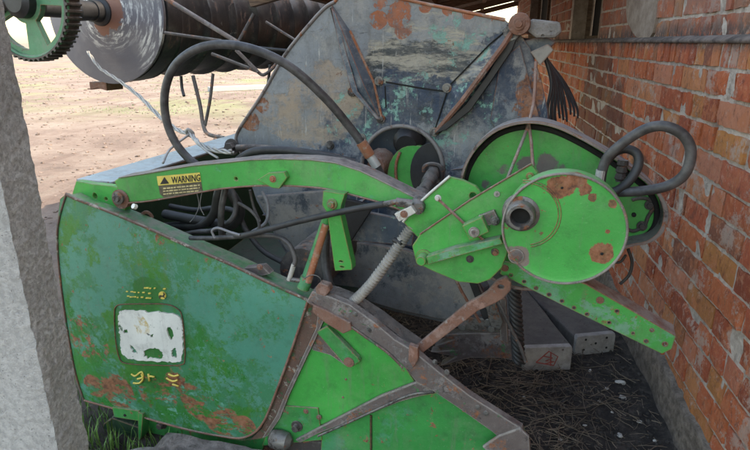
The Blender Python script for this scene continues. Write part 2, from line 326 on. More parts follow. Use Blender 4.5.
# ------------------------------------------------------------------ object helpers
def link(name, bm, mat, parent=None, smooth=False, bevel=0, seg=2):
    bmesh.ops.recalc_face_normals(bm, faces=bm.faces[:])
    n = len(bm.verts); c = Vector((0, 0, 0))
    lo = Vector((min(v.co.x for v in bm.verts), min(v.co.y for v in bm.verts), min(v.co.z for v in bm.verts)))
    hi = Vector((max(v.co.x for v in bm.verts), max(v.co.y for v in bm.verts), max(v.co.z for v in bm.verts)))
    c = Vector(((lo.x+hi.x)/2, (lo.y+hi.y)/2, lo.z))
    for v in bm.verts: v.co -= c
    me = bpy.data.meshes.new(name); bm.to_mesh(me); bm.free()
    mats = mat if isinstance(mat, list) else [mat]
    for m in mats: me.materials.append(m)
    for p in me.polygons: p.use_smooth = smooth
    o = bpy.data.objects.new(name, me); COL.objects.link(o)
    wp = c
    if parent is not None:
        o.parent = parent; o.location = c - wpos(parent)
    else: o.location = c
    o['_w'] = tuple(c)
    if bevel:
        b = o.modifiers.new('bevel', 'BEVEL'); b.width = bevel; b.segments = seg; b.limit_method = 'ANGLE'; b.angle_limit = R(40)
        b.harden_normals = False
    return o
def wpos(o): return Vector(o['_w'])
def empty(name, loc, label, cat, group=None):
    o = bpy.data.objects.new(name, None); COL.objects.link(o); o.location = loc; o['_w'] = tuple(loc)
    o.empty_display_size = .1
    return tag(o, label, cat, group)
def tag(o, label=None, cat=None, group=None, kind=None):
    if label: o['label'] = label; o['kind'] = kind or 'thing'
    if cat: o['category'] = cat
    if group: o['group'] = group
    if kind: o['kind'] = kind
    return o
def fill(bm, outer, holes=()):
    """flat face with holes from lists of points; returns faces"""
    es = []
    for lp in [outer]+list(holes):
        vs = [bm.verts.new(p) for p in lp]
        for i in range(len(vs)): es.append(bm.edges.new((vs[i], vs[(i+1) % len(vs)])))
    if not holes: return [bm.faces.new([e.verts[0] for e in es])] if False else bmesh.ops.contextual_create(bm, geom=es)['faces']
    r = bmesh.ops.triangle_fill(bm, use_beauty=True, use_dissolve=False, edges=es)
    return [f for f in r['geom'] if isinstance(f, bmesh.types.BMFace)]
def extr(bm, faces, vec):
    r = bmesh.ops.extrude_face_region(bm, geom=faces)
    bmesh.ops.translate(bm, verts=[v for v in r['geom'] if isinstance(v, bmesh.types.BMVert)], vec=vec)
def circ(c, r, n=20, u=BX, v=ZX, ry=None, a0=0):
    ry = r if ry is None else ry
    return [c + u*(r*math.cos(a0+2*math.pi*i/n)) + v*(ry*math.sin(a0+2*math.pi*i/n)) for i in range(n)]
def smoothpx(pts, n=6, closed=True):
    out = []; N = len(pts); V = [Vector(p) for p in pts]
    rng = range(N) if closed else range(N-1)
    for i in rng:
        if closed: a, b, c, d = V[i-1], V[i], V[(i+1) % N], V[(i+2) % N]
        else: a, b, c, d = V[max(i-1, 0)], V[i], V[i+1], V[min(i+2, N-1)]
        for k in range(n):
            t = k/n
            out.append(.5*((2*b)+(c-a)*t+(2*a-5*b+4*c-d)*t*t+(3*b-a-3*c+d)*t**3))
    if not closed: out.append(V[-1])
    return out
def plate(name, px, D, th, mat, parent, holes=(), bevel=.0015, smooth=False, curve=False, D2=None):
    """sheet traced in the machine's upright plane at distance D, real thickness th going back"""
    if curve: px = [tuple(p) for p in smoothpx([Vector((a, b, 0)) for a, b in px], 5)]; px = [(p[0], p[1]) for p in px]
    bm = bmesh.new()
    pts = [P(x, y, D) for x, y in px]
    hl = []
    for h in holes:
        c = P(h[0], h[1], D); r = h[2]*D/F; hl.append(circ(c, r, 40 if h[2] > 15 else 12, ry=(h[3]*D/F if len(h) > 3 else r)))
    fs = fill(bm, pts, hl)
    extr(bm, fs, AX*th)
    return link(name, bm, mat, parent, smooth, bevel)
def frames(pts):
    T = [(pts[min(i+1, len(pts)-1)]-pts[max(i-1, 0)]).normalized() for i in range(len(pts))]
    n = T[0].orthogonal().normalized(); out = []
    for t in T:
        n = (n - t*n.dot(t)); n = n.normalized() if n.length > 1e-6 else t.orthogonal().normalized()
        out.append((t, n, t.cross(n)))
    return out
def tube_bm(bm, pts, rad, seg=12, cap=True):
    fr = frames(pts); rings = []
    for i, (p, (t, n, b)) in enumerate(zip(pts, fr)):
        r = rad(i/(len(pts)-1)) if callable(rad) else rad
        rings.append([bm.verts.new(p+n*(r*math.cos(2*math.pi*k/seg))+b*(r*math.sin(2*math.pi*k/seg))) for k in range(seg)])
    for a, b in zip(rings, rings[1:]):
        for k in range(seg): bm.faces.new((a[k], a[(k+1) % seg], b[(k+1) % seg], b[k]))
    if cap: bm.faces.new(rings[0]); bm.faces.new(rings[-1][::-1])
def tube(name, pts, rad, mat, parent, n=8, seg=12, smoothed=True):
    pts = [P(*p) if not isinstance(p, Vector) else p for p in pts]
    if smoothed and len(pts) > 2: pts = smoothpx(pts, n, False)
    bm = bmesh.new(); tube_bm(bm, pts, rad, seg)
    o = link(name, bm, mat, parent, True)
    m = o.modifiers.new('es', 'EDGE_SPLIT'); m.split_angle = R(55)
    return o
def lathe(name, c, axis, prof, mat, parent, seg=32, smooth=True):
    """prof = [(along, radius)]"""
    axis = axis.normalized(); u = axis.orthogonal().normalized(); v = axis.cross(u)
    bm = bmesh.new(); rings = []
    for s, r in prof:
        rings.append([bm.verts.new(c+axis*s+u*(max(r, 1e-4)*math.cos(2*math.pi*k/seg))+v*(max(r, 1e-4)*math.sin(2*math.pi*k/seg))) for k in range(seg)])
    for a, b in zip(rings, rings[1:]):
        for k in range(seg): bm.faces.new((a[k], a[(k+1) % seg], b[(k+1) % seg], b[k]))
    bm.faces.new(rings[0]); bm.faces.new(rings[-1][::-1])
    o = link(name, bm, mat, parent, smooth)
    if smooth: m = o.modifiers.new('es', 'EDGE_SPLIT'); m.split_angle = R(35)
    return o
def bolt(x, y, D, parent, r=4.5, mat=None, h=.012, washer=True):
    c = P(x, y, D); r = r*D/F
    bm = bmesh.new()
    f = fill(bm, circ(c-AX*h, r, 6, a0=random.random())); extr(bm, f, AX*(h+.004))
    if washer:
        f = fill(bm, circ(c-AX*.003, r*1.6, 18)); extr(bm, f, AX*.006)
    return link('bolt', bm, mat or M['steel'], parent, False, .0012)
def box_bm(bm, lo, hi, jit=0):
    vs = [bm.verts.new((x+random.uniform(-jit, jit), y+random.uniform(-jit, jit), z+random.uniform(-jit, jit))) for x in (lo[0], hi[0]) for y in (lo[1], hi[1]) for z in (lo[2], hi[2])]
    for f in ((0, 1, 3, 2), (4, 6, 7, 5), (0, 4, 5, 1), (2, 3, 7, 6), (0, 2, 6, 4), (1, 5, 7, 3)): bm.faces.new([vs[i] for i in f])
    return vs
def obox_bm(bm, c, u, v, w, hu, hv, hw):
    vs = [bm.verts.new(c+u*(a*hu)+v*(b*hv)+w*(d*hw)) for a in (-1, 1) for b in (-1, 1) for d in (-1, 1)]
    for f in ((0, 1, 3, 2), (4, 6, 7, 5), (0, 4, 5, 1), (2, 3, 7, 6), (0, 2, 6, 4), (1, 5, 7, 3)): bm.faces.new([vs[i] for i in f])
def text_mesh(name, txt, origin, u, v, size, mat, parent, depth=.0006, sx=1.0, shear=0, bold=0.0):
    cu = bpy.data.curves.new(name, 'FONT'); cu.body = txt; cu.size = 1; cu.extrude = depth/size; cu.offset = bold
    cu.align_x = 'LEFT'; cu.resolution_u = 2
    to = bpy.data.objects.new(name, cu); COL.objects.link(to)
    bpy.context.view_layer.update()
    me = bpy.data.meshes.new_from_object(to.evaluated_get(bpy.context.evaluated_depsgraph_get()))
    bpy.data.objects.remove(to); nrm = u.cross(v).normalized()
    bm = bmesh.new(); bm.from_mesh(me); bpy.data.meshes.remove(me)
    for w in bm.verts:
        x, y, z = w.co; w.co = origin+u*((x*sx+shear*y)*size)+v*(y*size)+nrm*(z*size)
    return link(name, bm, mat, parent)

# ------------------------------------------------------------------ ground
def gh(x, y):
    d = min(1, max(0, (y-4)/4)); near = 1-d
    return (noise.noise(Vector((x*2.2, y*2.2, 0)))*.02+noise.noise(Vector((x*7, y*7, 3)))*.010)*near - .002*0
bm = bmesh.new()
def axis_pts(lo, hi, fl, fh, step):
    a = []; x = fl
    while x < fh+1e-6: a.append(x); x += step
    g = step; x = a[-1]
    while x < hi: g *= 1.35; x += g; a.append(min(x, hi))
    g = step; x = a[0]; b = []
    while x > lo: g *= 1.35; x -= g; b.append(max(x, lo))
    return b[::-1]+a
xs = axis_pts(-500, 500, -3, 2, .06); ys = axis_pts(-60, 900, .6, 5.5, .06)
gr = [[bm.verts.new((x, y, gh(x, y))) for x in xs] for y in ys]
for a, b in zip(gr, gr[1:]):
    for i in range(len(xs)-1): bm.faces.new((a[i], a[i+1], b[i+1], b[i]))
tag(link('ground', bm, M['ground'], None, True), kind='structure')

# ------------------------------------------------------------------ brick wall
WX = .86; UPX = .885
wall = empty('brick_wall', (WX+.2, 6, 0), 'weathered red brick wall with window openings and grey rendered base, right of the green machine', 'wall')
def in_open(y0, y1, z0, z1):
    for a, b, zb in ((4.5, 5.75, 1.455), (7.5, 10.2, 1.455)):
        if zb+.01 < z1 < 2.56 and y1 > a+.03 and y0 < b-.03: return True
    return False
bmB = bmesh.new()
def brick(y0, y1, z0, z1, x):
    x += random.uniform(-.002, .005); tilt = random.uniform(-.006, .006); tz = random.uniform(-.003, .003)
    near = y0 < 4 and z0 < 1.9
    ny = max(2, int((y1-y0)/(.025 if near else .07))); nzz = 4 if near else 2
    sd = random.random()*100
    g = []
    for j in range(nzz+1):
        row = []
        for i in range(ny+1):
            fy = i/ny; fz = j/nzz; y = y0+(y1-y0)*fy; z = z0+(z1-z0)*fz
            e = min(fy, 1-fy)*(y1-y0); ez = min(fz, 1-fz)*(z1-z0)
            d = noise.noise(Vector((y*12, z*12, sd)))*.003+noise.noise(Vector((y*60, z*60, sd)))*.0022
            er = noise.noise(Vector((y*9, z*9, sd+7)))
            if er > .32: d += (er-.32)*.05
            if e < .002 or ez < .002:
                d += .0015; y += noise.noise(Vector((z*45, sd, 2)))*.006; z += noise.noise(Vector((y*45, sd, 5)))*.006
            row.append(bmB.verts.new((x+d+tilt*(fy-.5), y, z+tz*(fy-.5))))
        g.append(row)
    for a, b in zip(g, g[1:]):
        for i in range(ny): bmB.faces.new((a[i], a[i+1], b[i+1], b[i]))
    # sides back into the mortar
    ring = g[0]+[r[-1] for r in g[1:]]+g[-1][::-1][1:]+[r[0] for r in g[::-1][1:-1]]
    back = [bmB.verts.new((x+.03, v.co.y, v.co.z)) for v in ring]
    for i in range(len(ring)): bmB.faces.new((ring[i], ring[(i+1) % len(ring)], back[(i+1) % len(ring)], back[i]))
ZP = .125; CH = .0965
z = 1.455-CH*14; row = 0
while z < 5.0:  # courses go on unseen above, added height blocks the sun
    z1 = z+CH
    rowlock = abs(z1-1.455) < .01
    y = -.8+random.uniform(0, .1)
    kind = random.choice((0, 0, 1))
    while y < 13.3:
        if rowlock: L = random.uniform(.066, .084)
        elif kind == 1: L = .125 if random.random() < .8 else .255
        else: L = .255 if random.random() < .6 else .125
        L += random.uniform(-.008, .008)
        if y < 4.5 < y+L+.05 and z1 > 1.47: L = 4.5-y
        if not in_open(y, y+L, z, z1) and L > .03:
            g = random.uniform(.005, .0075)
            brick(y+g, y+L-g, z+g*1.15, z1-g*1.15, WX if z1 < 1.47 else UPX)
        y += L
    z = z1; row += 1
b = link('brick_courses', bmB, M['brick'], wall, False)
b.data.validate()
# mortar bed behind the bricks (with the openings left out)
bm = bmesh.new()
def slab(y0, y1, z0, z1, x, x1=WX+.36):
    # front grid with relief, the rest a box
    ny = max(2, int((y1-y0)/.05)) if y0 < 4 else max(2, int((y1-y0)/.2)); nn = max(2, int((z1-z0)/.03)) if y0 < 4 else 6
    g = [[bm.verts.new((x+.0035+noise.noise(Vector((y0+(y1-y0)*i/ny, z0+(z1-z0)*j/nn, 1))*14)*.0045, y0+(y1-y0)*i/ny, z0+(z1-z0)*j/nn)) for i in range(ny+1)] for j in range(nn+1)]
    for a, c in zip(g, g[1:]):
        for i in range(ny): bm.faces.new((a[i], a[i+1], c[i+1], c[i]))
    box_bm(bm, (x+.02, y0, z0), (x1, y1, z1))
slab(-.8, 13.3, 0, 1.452, WX+.006)
for a, c in ((-.8, 4.5), (5.75, 7.5), (10.2, 13.3)): slab(a, c, 1.454, 2.5, UPX+.006)
slab(-.8, 13.3, 2.502, 5.0, UPX+.006)  # unseen upper wall, raised to keep the sun off the machine
link('mortar', bm, M['mortar'], wall, False)
# rendered base of the wall
bm = bmesh.new()
N = 260; cols = []
for i in range(N+1):
    y = -.8+14.1*(i/N)**1.5; cc = []
    top = ZP+.03+noise.noise(Vector((y*1.5, 0, 0)))*.05+noise.noise(Vector((y*9, 0, 0)))*.02
    for j in range(9):
        f = j/8; zz = -.03+(top+.03)*f
        cc.append(bm.verts.new((WX-.026+.012*f+noise.noise(Vector((y*5, zz*5, 2)))*.014+noise.noise(Vector((y*22, zz*22, 2)))*.006, y, zz)))
    cc.append(bm.verts.new((WX+.012, y, top+.004))); cols.append(cc)
for a, c in zip(cols, cols[1:]):
    for j in range(9): bm.faces.new((a[j], c[j], c[j+1], a[j+1]))
link('rendered_base', bm, M['plinth'], wall, True)
bm = bmesh.new()   # thin worn ledge
cols = []
for i in range(201):
    y = -.8+14.1*(i/200)**1.4; e = noise.noise(Vector((y*7, 4, 0)))*.006
    cols.append([bm.verts.new(p) for p in ((UPX, y, 1.474+e*.5), (UPX-.02+e, y, 1.466), (WX-.008+e, y, 1.456), (WX-.004+e, y, 1.446), (WX+.02, y, 1.443))])
for a, c in zip(cols, cols[1:]):
    for j in range(4): bm.faces.new((a[j], c[j], c[j+1], a[j+1]))
link('ledge', bm, simple('dark stained ledge', (.13, .10, .085), .9, var=.6, sc=18, bump=.7), wall, True)
bm = bmesh.new(); pp = smoothpx([Vector(p) for p in ((0, 3.15, 1.49), (0, 3.55, 1.5), (0, 3.8, 1.75), (0, 3.75, 2.3), (0, 3.3, 2.45), (0, 3.05, 2.2), (0, 3.2, 1.85))], 5)
f = fill(bm, [Vector((UPX-.006, p.y+noise.noise(p*9)*.03, p.z+noise.noise(p*8)*.03)) for p in pp]); extr(bm, f, Vector((.02, 0, 0)))
link('plaster_patch', bm, M['plaster'], wall)
w = None
for a, c in ((4.5, 5.75), (7.5, 10.2)):
    bm = bmesh.new()
    box_bm(bm, (UPX+.004, c-.015, 1.462), (WX+.355, c-.003, 2.49)); box_bm(bm, (UPX+.004, a+.003, 1.462), (WX+.355, a+.015, 2.49)); box_bm(bm, (UPX-.01, a, 1.45), (WX+.36, c, 1.459))
    w = link('window_opening', bm, M['plaster'], wall)
    bm = bmesh.new(); x = WX+.15
    for k in range(3):
        yy = a+(c-a)*k/2
        box_bm(bm, (x, max(a+.02, yy-.025), 1.465), (x+.04, min(c-.02, yy+.025), 2.48))
    box_bm(bm, (x+.002, a+.02, 1.465), (x+.042, c-.02, 1.50)); 
    link('window_frame', bm, M['wood'], w)
    bm = bmesh.new(); box_bm(bm, (x+.06, a+.02, 1.465), (x+.065, c-.02, 2.48)); link('window_dark_back', bm, M['dark'], w)  # black sheet stands in for the dark interior behind the frame

# ------------------------------------------------------------------ lean-to roof
roof = empty('lean_to_roof', (0, 6, 1.85), 'dark timber lean-to roof along the top of the brick wall', 'roof')
def rz(x): return 2.36-(.86-x)*.235
bm = bmesh.new(); y = ROOF0 = 3.6
while y < 13.2:
    wd = random.uniform(.14, .2)
    for k, (xa, xb) in enumerate(((-1.36, .86),)):
        dz = random.uniform(0, .012)
        vs = [bm.verts.new((xx, yy, rz(xx)+dz+t)) for xx in (xa+random.uniform(-.04, .04), 1.3) for yy in (y, y+wd-.008) for t in (0, .025)]
        for f in ((0, 1, 3, 2), (4, 6, 7, 5), (0, 4, 5, 1), (2, 3, 7, 6), (0, 2, 6, 4), (1, 5, 7, 3)): bm.faces.new([vs[i] for i in f])
    y += wd
link('roof_boards', bm, M['wood'], roof)
for k in range(4):
    bm = bmesh.new(); x = -1.3+k*.7; box_bm(bm, (x, .9, rz(x)-.09), (x+.07, 13.3, rz(x)-.005))
    link('purlin', bm, M['wood'], roof)
y = 1.15
while y < 13.4:
    bm = bmesh.new()
    v0 = Vector((-1.38, y, rz(-1.38)-.13)); v1 = Vector((1.2, y, rz(1.2)-.13)); d = (v1-v0)
    obox_bm(bm, (v0+v1)/2, d.normalized(), Vector((0, 1, 0)), d.normalized().cross(Vector((0, 1, 0))), d.length/2, .035, .05); y += 2.4
    link('rafter', bm, M['wood'], roof)

# ------------------------------------------------------------------ concrete pillar
pil = empty('concrete_pillar', (-1.15, 1.2, 0), 'rough grey concrete pillar at the left edge beside the green side panel', 'pillar')
e0 = PX(10, 200, -1.0); 
yA = PX(24, 300, -1.0).y; yB = PX(66, 330, -1.0).y
bm = bmesh.new(); nzn = 300; nn = 22; rows = []
for j in range(nzn+1):
    zz = -.05+1.83*j/nzn; row = []
    ex = noise.noise(Vector((zz*24, 1, 0)))*.007+noise.noise(Vector((zz*70, 1, 0)))*.004
    for i in range(41):                       # smooth cast front
        f = i/40; wgt = f**12
        row.append(bm.verts.new((-1.36+.36*f+ex*wgt+.004*noise.noise(Vector((zz*30, 7, 0)))*wgt, yA+noise.noise(Vector((i*.2, zz*7, 0)))*.002+wgt*(.006+ex*.6), zz)))
    for i in range(1, nn+1):                  # rough broken side
        y = yA+(yB-yA)*i/nn; k = min(1, i/4)
        d = noise.noise(Vector((y*10, zz*6, 1)))*.004+noise.noise(Vector((y*48, zz*48, 1)))*.0022+noise.noise(Vector((y*130, zz*130, 5)))*.0022
        row.append(bm.verts.new((-1.0+d*k+ex*(1-k), y+noise.noise(Vector((zz*26, i*.3, 0)))*.008*(1 if i == nn else .2), zz)))
    row.append(bm.verts.new((-1.36, yB, zz))); rows.append(row)
nc = len(rows[0])
for a, c in zip(rows, rows[1:]):
    for i in range(nc):
        f = bm.faces.new((a[i], a[(i+1) % nc], c[(i+1) % nc], c[i])); f.material_index = 1 if i < 40 else 0
bm.faces.new(rows[0]); bm.faces.new(rows[-1])
tag(link('shaft', bm, [M['conc'], M['concsmooth']], pil, True)).modifiers.new('es', 'EDGE_SPLIT').split_angle = R(60)

# ------------------------------------------------------------------ combine header
HD = empty('combine_header', Vector((-.4, 1.9, 0)), 'worn green harvester header with grey reel end shield, green drive disc and hoses', 'harvester header')
# side panel -----------------------------------------------------
top_edge = [(60, 199), (66, 194), (76, 199), (110, 212), (150, 229), (190, 247), (230, 264), (270, 283), (308, 300)]
pan = top_edge+[(303, 318), (292, 348), (280, 380), (271, 405), (262, 424), (252, 434), (238, 438), (215, 435), (190, 430), (160, 422), (130, 413), (105, 406), (83, 400), (75, 375), (69, 345), (62, 300), (57, 255), (57, 225)]
# bulged sheet: fan of rings shrinking to the centre, pushed out a little
bm = bmesh.new(); ctr = Vector((165, 325)); rings = []
K = 14
for k in range(K+1):
    f = 1-k/(K+.0)
    rr = []
    for (x, y) in pan:
        q = ctr+(Vector((x, y))-ctr)*max(f, .02)
        b = .016*(1-f**4)+noise.noise(Vector((q.x*.02, q.y*.02, 0)))*.007*(1-f**6)
        p = P(q.x, q.y, DP); rr.append(bm.verts.new(p-AX*b))
    rings.append(rr)
for a, c in zip(rings, rings[1:]):
    for i in range(len(pan)): bm.faces.new((a[i], a[(i+1) % len(pan)], c[(i+1) % len(pan)], c[i]))
bm.faces.new(rings[-1])
back = [bm.verts.new(v.co+AX*.012) for v in rings[0]]
for i in range(len(pan)): bm.faces.new((rings[0][i], rings[0][(i+1) % len(pan)], back[(i+1) % len(pan)], back[i]))
panel = link('side_panel', bm, M['panel'], HD, True)
m = panel.modifiers.new('es', 'EDGE_SPLIT'); m.split_angle = R(50)
# rims
tube('edge_bead', [(x, y, DP-.004) for x, y in top_edge[1:]], .0055, M['fleck'], panel, 5, 8)
tube('edge_bead', [(x, y, DP-.002) for x, y in ((66, 195), (58, 225), (58, 255), (63, 300), (70, 345), (76, 375), (84, 400))], .004, M['fleck'], panel, 5, 8)
tube('edge_bead', [(x, y, DP-.002) for x, y in ((84, 400), (105, 406), (130, 413), (160, 422), (190, 430), (215, 435), (238, 438), (252, 434), (262, 424), (271, 405), (292, 348), (308, 300))], .004, M['rusty'], panel, 5, 8)
def sweep_flange(name, px, D, depth, mat, parent, drop=0, th=.004, D1=None):
    bm = bmesh.new(); A = [P(x, y, D) for x, y in px]
    vs = [(bm.verts.new(p), bm.verts.new(p+AX*depth+ZX*drop), bm.verts.new(p+AX*depth+ZX*(drop-th)), bm.verts.new(p-ZX*th)) for p in A]
    for a, c in zip(vs, vs[1:]):
        for i in range(4): bm.faces.new((a[i], a[(i+1) % 4], c[(i+1) % 4], c[i]))
    bm.faces.new(vs[0]); bm.faces.new(vs[-1][::-1])
    return link(name, bm, mat, parent, False, .001)
sweep_flange('top_flange', [(x+1, y+1.5) for x, y in top_edge[1:]], DP+.013, .085, M['green2'], panel, -.004)
# back wall of that box so that one cannot look through
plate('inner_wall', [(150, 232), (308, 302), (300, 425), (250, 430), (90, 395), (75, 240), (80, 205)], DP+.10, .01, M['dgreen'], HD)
# round corner recess and sticker
rc = [(118, 311), (120, 304), (127, 302), (150, 301.5), (170, 302), (180, 306), (185, 313), (187.5, 335), (188, 356), (184, 362), (160, 362.5), (132, 361), (123, 356), (119, 335)]
def onpanel(x, y, lift=.0): return P(x, y, DP)-AX*(.0165+lift)
def rag(p, a=.9):
    return onpanel(p.x+noise.noise(Vector((p.x*.5, p.y*.5, 1)))*a*1.4+noise.noise(Vector((p.x*1.7, p.y*1.7, 1)))*a*.6, p.y+noise.noise(Vector((p.x*.5, p.y*.5, 9)))*a*1.4+noise.noise(Vector((p.x*1.7, p.y*1.7, 9)))*a*.6, .004)
bm = bmesh.new(); f = fill(bm, [rag(p, 1.2) for p in smoothpx([Vector((a, c, 0)) for a, c in ((123, 313), (128, 308), (150, 309), (182, 314), (186, 335), (185, 356), (180, 359), (150, 358), (128, 353), (124, 335))], 12)], [
    [rag(p, 1.3) for p in smoothpx([Vector((a, c, 0)) for a, c in lp], 6)] for lp in
    (((171, 324), (175, 326), (177, 333), (174, 337), (171, 331)), ((147, 353), (148.5, 348), (156, 345), (164, 348), (166.5, 353), (162, 355.5), (151, 355)), ((175, 348), (178, 345), (180, 348), (178.5, 354), (175, 354)),
     ((127, 328), (131, 327), (131, 330), (128, 330)), ((134, 343), (138, 345), (141, 350), (136, 348)), ((151, 331), (157, 332), (156, 334), (152, 333)))])
extr(bm, f, AX*.006)
link('white_sticker', bm, M['sticker'], panel)
bm = bmesh.new(); loop = smoothpx([onpanel(a, c, .0018) for a, c in rc], 4); tube_bm(bm, loop+[loop[0]], .0022, 8, False)
link('recess_line', bm, M['dgreen'], panel, True)
c = onpanel(166, 293, .005); r = 5.2*DP/F
bm = bmesh.new(); f = fill(bm, circ(c, r, 24)); extr(bm, f, AX*.006); em = link('round_emblem', bm, M['yellow'], panel)
deer = [(163, 294.5), (163.4, 292.5), (165, 292.3), (166.5, 293), (167.6, 291.6), (167.2, 290), (168, 290), (168.4, 291), (169.6, 291.4), (168.8, 292.4), (168.3, 294), (169.4, 295.4), (168.4, 295.2), (167, 294.4), (165.4, 294.3), (163.8, 296), (163.2, 296.6), (163.6, 295.2)]
bm = bmesh.new(); f = fill(bm, [onpanel(a, b_, .0058) for a, b_ in deer]); extr(bm, f, AX*.0006); link('deer_mark', bm, M['dgreen'], em)
def dashes(name, segs, mat, parent, hgt=1.3, jit=.3):
    bm = bmesh.new()
    for x0, y0, x1, y1 in segs:
        x = x0
        while x < x1-.5:
            L = random.uniform(1, 2.6); t = (x-x0)/(x1-x0); y = y0+(y1-y0)*t+random.uniform(-jit, jit)
            if random.random() < .8:
                f = fill(bm, [onpanel(x, y, .004), onpanel(x+L, y+.1, .004), onpanel(x+L, y+hgt, .004), onpanel(x, y+hgt, .004)]); extr(bm, f, AX*.005)
            x += L+random.uniform(.3, .9)
    return link(name, bm, mat, parent)
dashes('small_lettering', [(146, 285, 171, 286.5), (130, 288.5, 155, 290.5), (131, 293.5, 155, 295.5)], M['yellow'], panel, 1.1)
def strokes(name, lines, w, mat, parent):
    bm = bmesh.new()
    for ln in lines:
        pts = smoothpx([onpanel(x, y, .003) for x, y in ln], 5, False) if len(ln) > 2 else [onpanel(x, y, .003) for x, y in ln]
        tube_bm(bm, pts, w*DP/F, 6)
    return link(name, bm, mat, parent, True)
for NL in ([(135, 371), (139, 373), (145, 369), (146.5, 374), (141, 376)], [(137, 380), (143, 380), (146.5, 376), (145, 371)], [(152, 371), (153, 378)], [(153, 373), (158, 374)],
    [(172, 371), (177, 373), (182, 372)], [(170, 375), (176, 378), (181, 377)], [(176, 381), (182, 383)]):
    strokes('worn_numeral', [NL], 1.35, M['yellow'], panel)
# rusty seam between panel and divider
plate('seam_fold', [(308, 300), (316, 301), (324, 310), (316, 328), (300, 362), (286, 392), (276, 418), (262, 438), (250, 440), (262, 428), (272, 405), (292, 350)], DP+.012, .05, M['fleck'], HD)
plate('seam_fold', [(319, 304), (327, 313), (319, 331), (303, 365), (289, 395), (280, 418), (268, 436), (262, 438), (276, 416), (286, 392), (300, 362), (316, 328)], DP+.004, .02, M['brownrail'], HD)
# divider --------------------------------------------------------
DV = 1.47
div = plate('divider_sheet', [(318, 312), (338, 312), (352, 322), (378, 344), (402, 362), (416, 384), (380, 398), (345, 415), (300, 434), (268, 436), (280, 405), (300, 360)], DV, .012, M['green'], HD)
plate('gusset', [(275, 405), (318, 408), (322, 440), (262, 446)], DV-.006, .006, M['green2'], div)
for x, y in ((283, 409), (306, 411), (319, 417)): bolt(x, y, DV-.006, div, 2.2, M['rusty'], .006)
bolt(297, 426, DV-.008, div, 5, M['motor'], .02)
plate('hand_plate', [(316, 332), (327, 326), (358, 358), (360, 362), (352, 367), (345, 365)], DV-.022, .02, M['green2'], div, bevel=.003)
plate('dirt_shelf', [(313, 333), (318, 332), (346, 366), (330, 355), (312, 350)], DV-.003, .003, M['brownrail'], div)
bolt(349, 362, DV-.022, div, 4.2, M['rusty'], .004)
for x, y in ((346, 379), (343, 397)): bolt(x, y, DV, div, 1.6, M['rusty'], .003, False)
sl = plate('lower_sheet', [(322, 430), (345, 420), (395, 400), (440, 392), (455, 400), (500, 432), (518, 446), (512, 462), (320, 462)], DV-.002, .012, M['green2'], HD)
tube('sheet_seam', [(371, 415, DV-.004), (371, 450, DV-.004)], .004, M['dgreen'], sl, smoothed=False)
plate('diagonal_rail', [(295, 440), (318, 428), (345, 414), (380, 396), (416, 382), (430, 388), (436, 392), (400, 402), (360, 418), (318, 434), (300, 443)], DV-.016, .014, M['brownrail'], HD, bevel=.004)
tube('pipe_edge', [(318, 436, DV-.02), (345, 424, DV-.02), (380, 408, DV-.02), (410, 395, DV-.02), (434, 392, DV-.02)], .004, M['steel'], sl)
# curved crest rail: broad worn strip
plate('crest_rail', [(312, 291), (330, 297), (350, 305), (375, 323), (395, 340), (412, 350), (440, 373), (470, 396), (500, 415), (522, 429), (530, 447), (531, 462), (505, 462), (508, 445), (492, 432), (458, 408), (434, 392), (416, 382), (403, 366), (388, 352), (362, 335), (342, 322), (322, 313), (306, 302)], DP-.02, .03, M['brownrail'], HD, bevel=.004)
plate('crest_lip', [(312, 290), (332, 294), (352, 302), (378, 319), (400, 336), (420, 350), (408, 352), (392, 342), (372, 326), (350, 309), (330, 300)], DP+.02, .06, M['steel'], HD, bevel=.002)
tube('edge_bead', [(x, y, DP-.024) for x, y in ((310, 303), (324, 311), (344, 322), (364, 336), (388, 353), (403, 368))], .004, M['fleck'], HD, 5, 8)
plate('rust_clip', [(313, 305), (325, 310), (340, 318), (350, 323), (352, 330), (343, 334), (325, 323), (312, 312)], DP-.03, .012, M['rusty'], HD, bevel=.003)
plate('nose_cap', [(498, 436), (520, 428), (529, 437), (531, 462), (498, 462), (482, 447)], DP-.026, .012, M['brownrail'], HD, bevel=.004)
for x, y in ((435, 362), (447, 372), (478, 407), (486, 413), (355, 314), (369, 330)): bolt(x, y, DP-.02, HD, 2, M['steel'], .005)
sb = plate('stud_block', [(315, 288), (319, 283), (328, 286), (330, 291), (325, 297), (316, 294)], DP-.02, .03, M['rusty'], HD, bevel=.003)
# underside: skid and lower beam -----------------------------------
plate('lower_beam', [(118, 409), (150, 420), (190, 431), (240, 440), (268, 437), (262, 452), (230, 452), (180, 444), (140, 432), (116, 420)], DP+.03, .05, M['green2'], HD, bevel=.004)
sk = plate('skid_shoe', [(103, 424), (112, 418), (140, 428), (138, 442), (126, 444), (104, 434)], DP-.01, .12, M['dgreen'], HD, bevel=.003)
plate('skid_flange', [(112, 407), (139, 411), (139, 421), (114, 417)], DP-.012, .01, M['green2'], sk)
plate('skid_flange', [(138, 412), (143, 414), (141, 438), (138, 443)], DP-.014, .1, M['green2'], sk)
bolt(125, 415, DP-.012, sk, 2.4, M['dark'], .003, False); bolt(162, 424, DP+.03, HD, 5, M['motor'], .02)
plate('lower_beam', [(262, 441), (300, 440), (330, 444), (335, 462), (250, 462)], DP+.035, .05, M['motor'], HD, bevel=.004)
lm = lathe('bearing', P(280, 440, DP-.01), BX, [(-.04, .015), (-.03, .03), (.0, .035), (.03, .03), (.045, .012)], M['steel'], HD, 20)
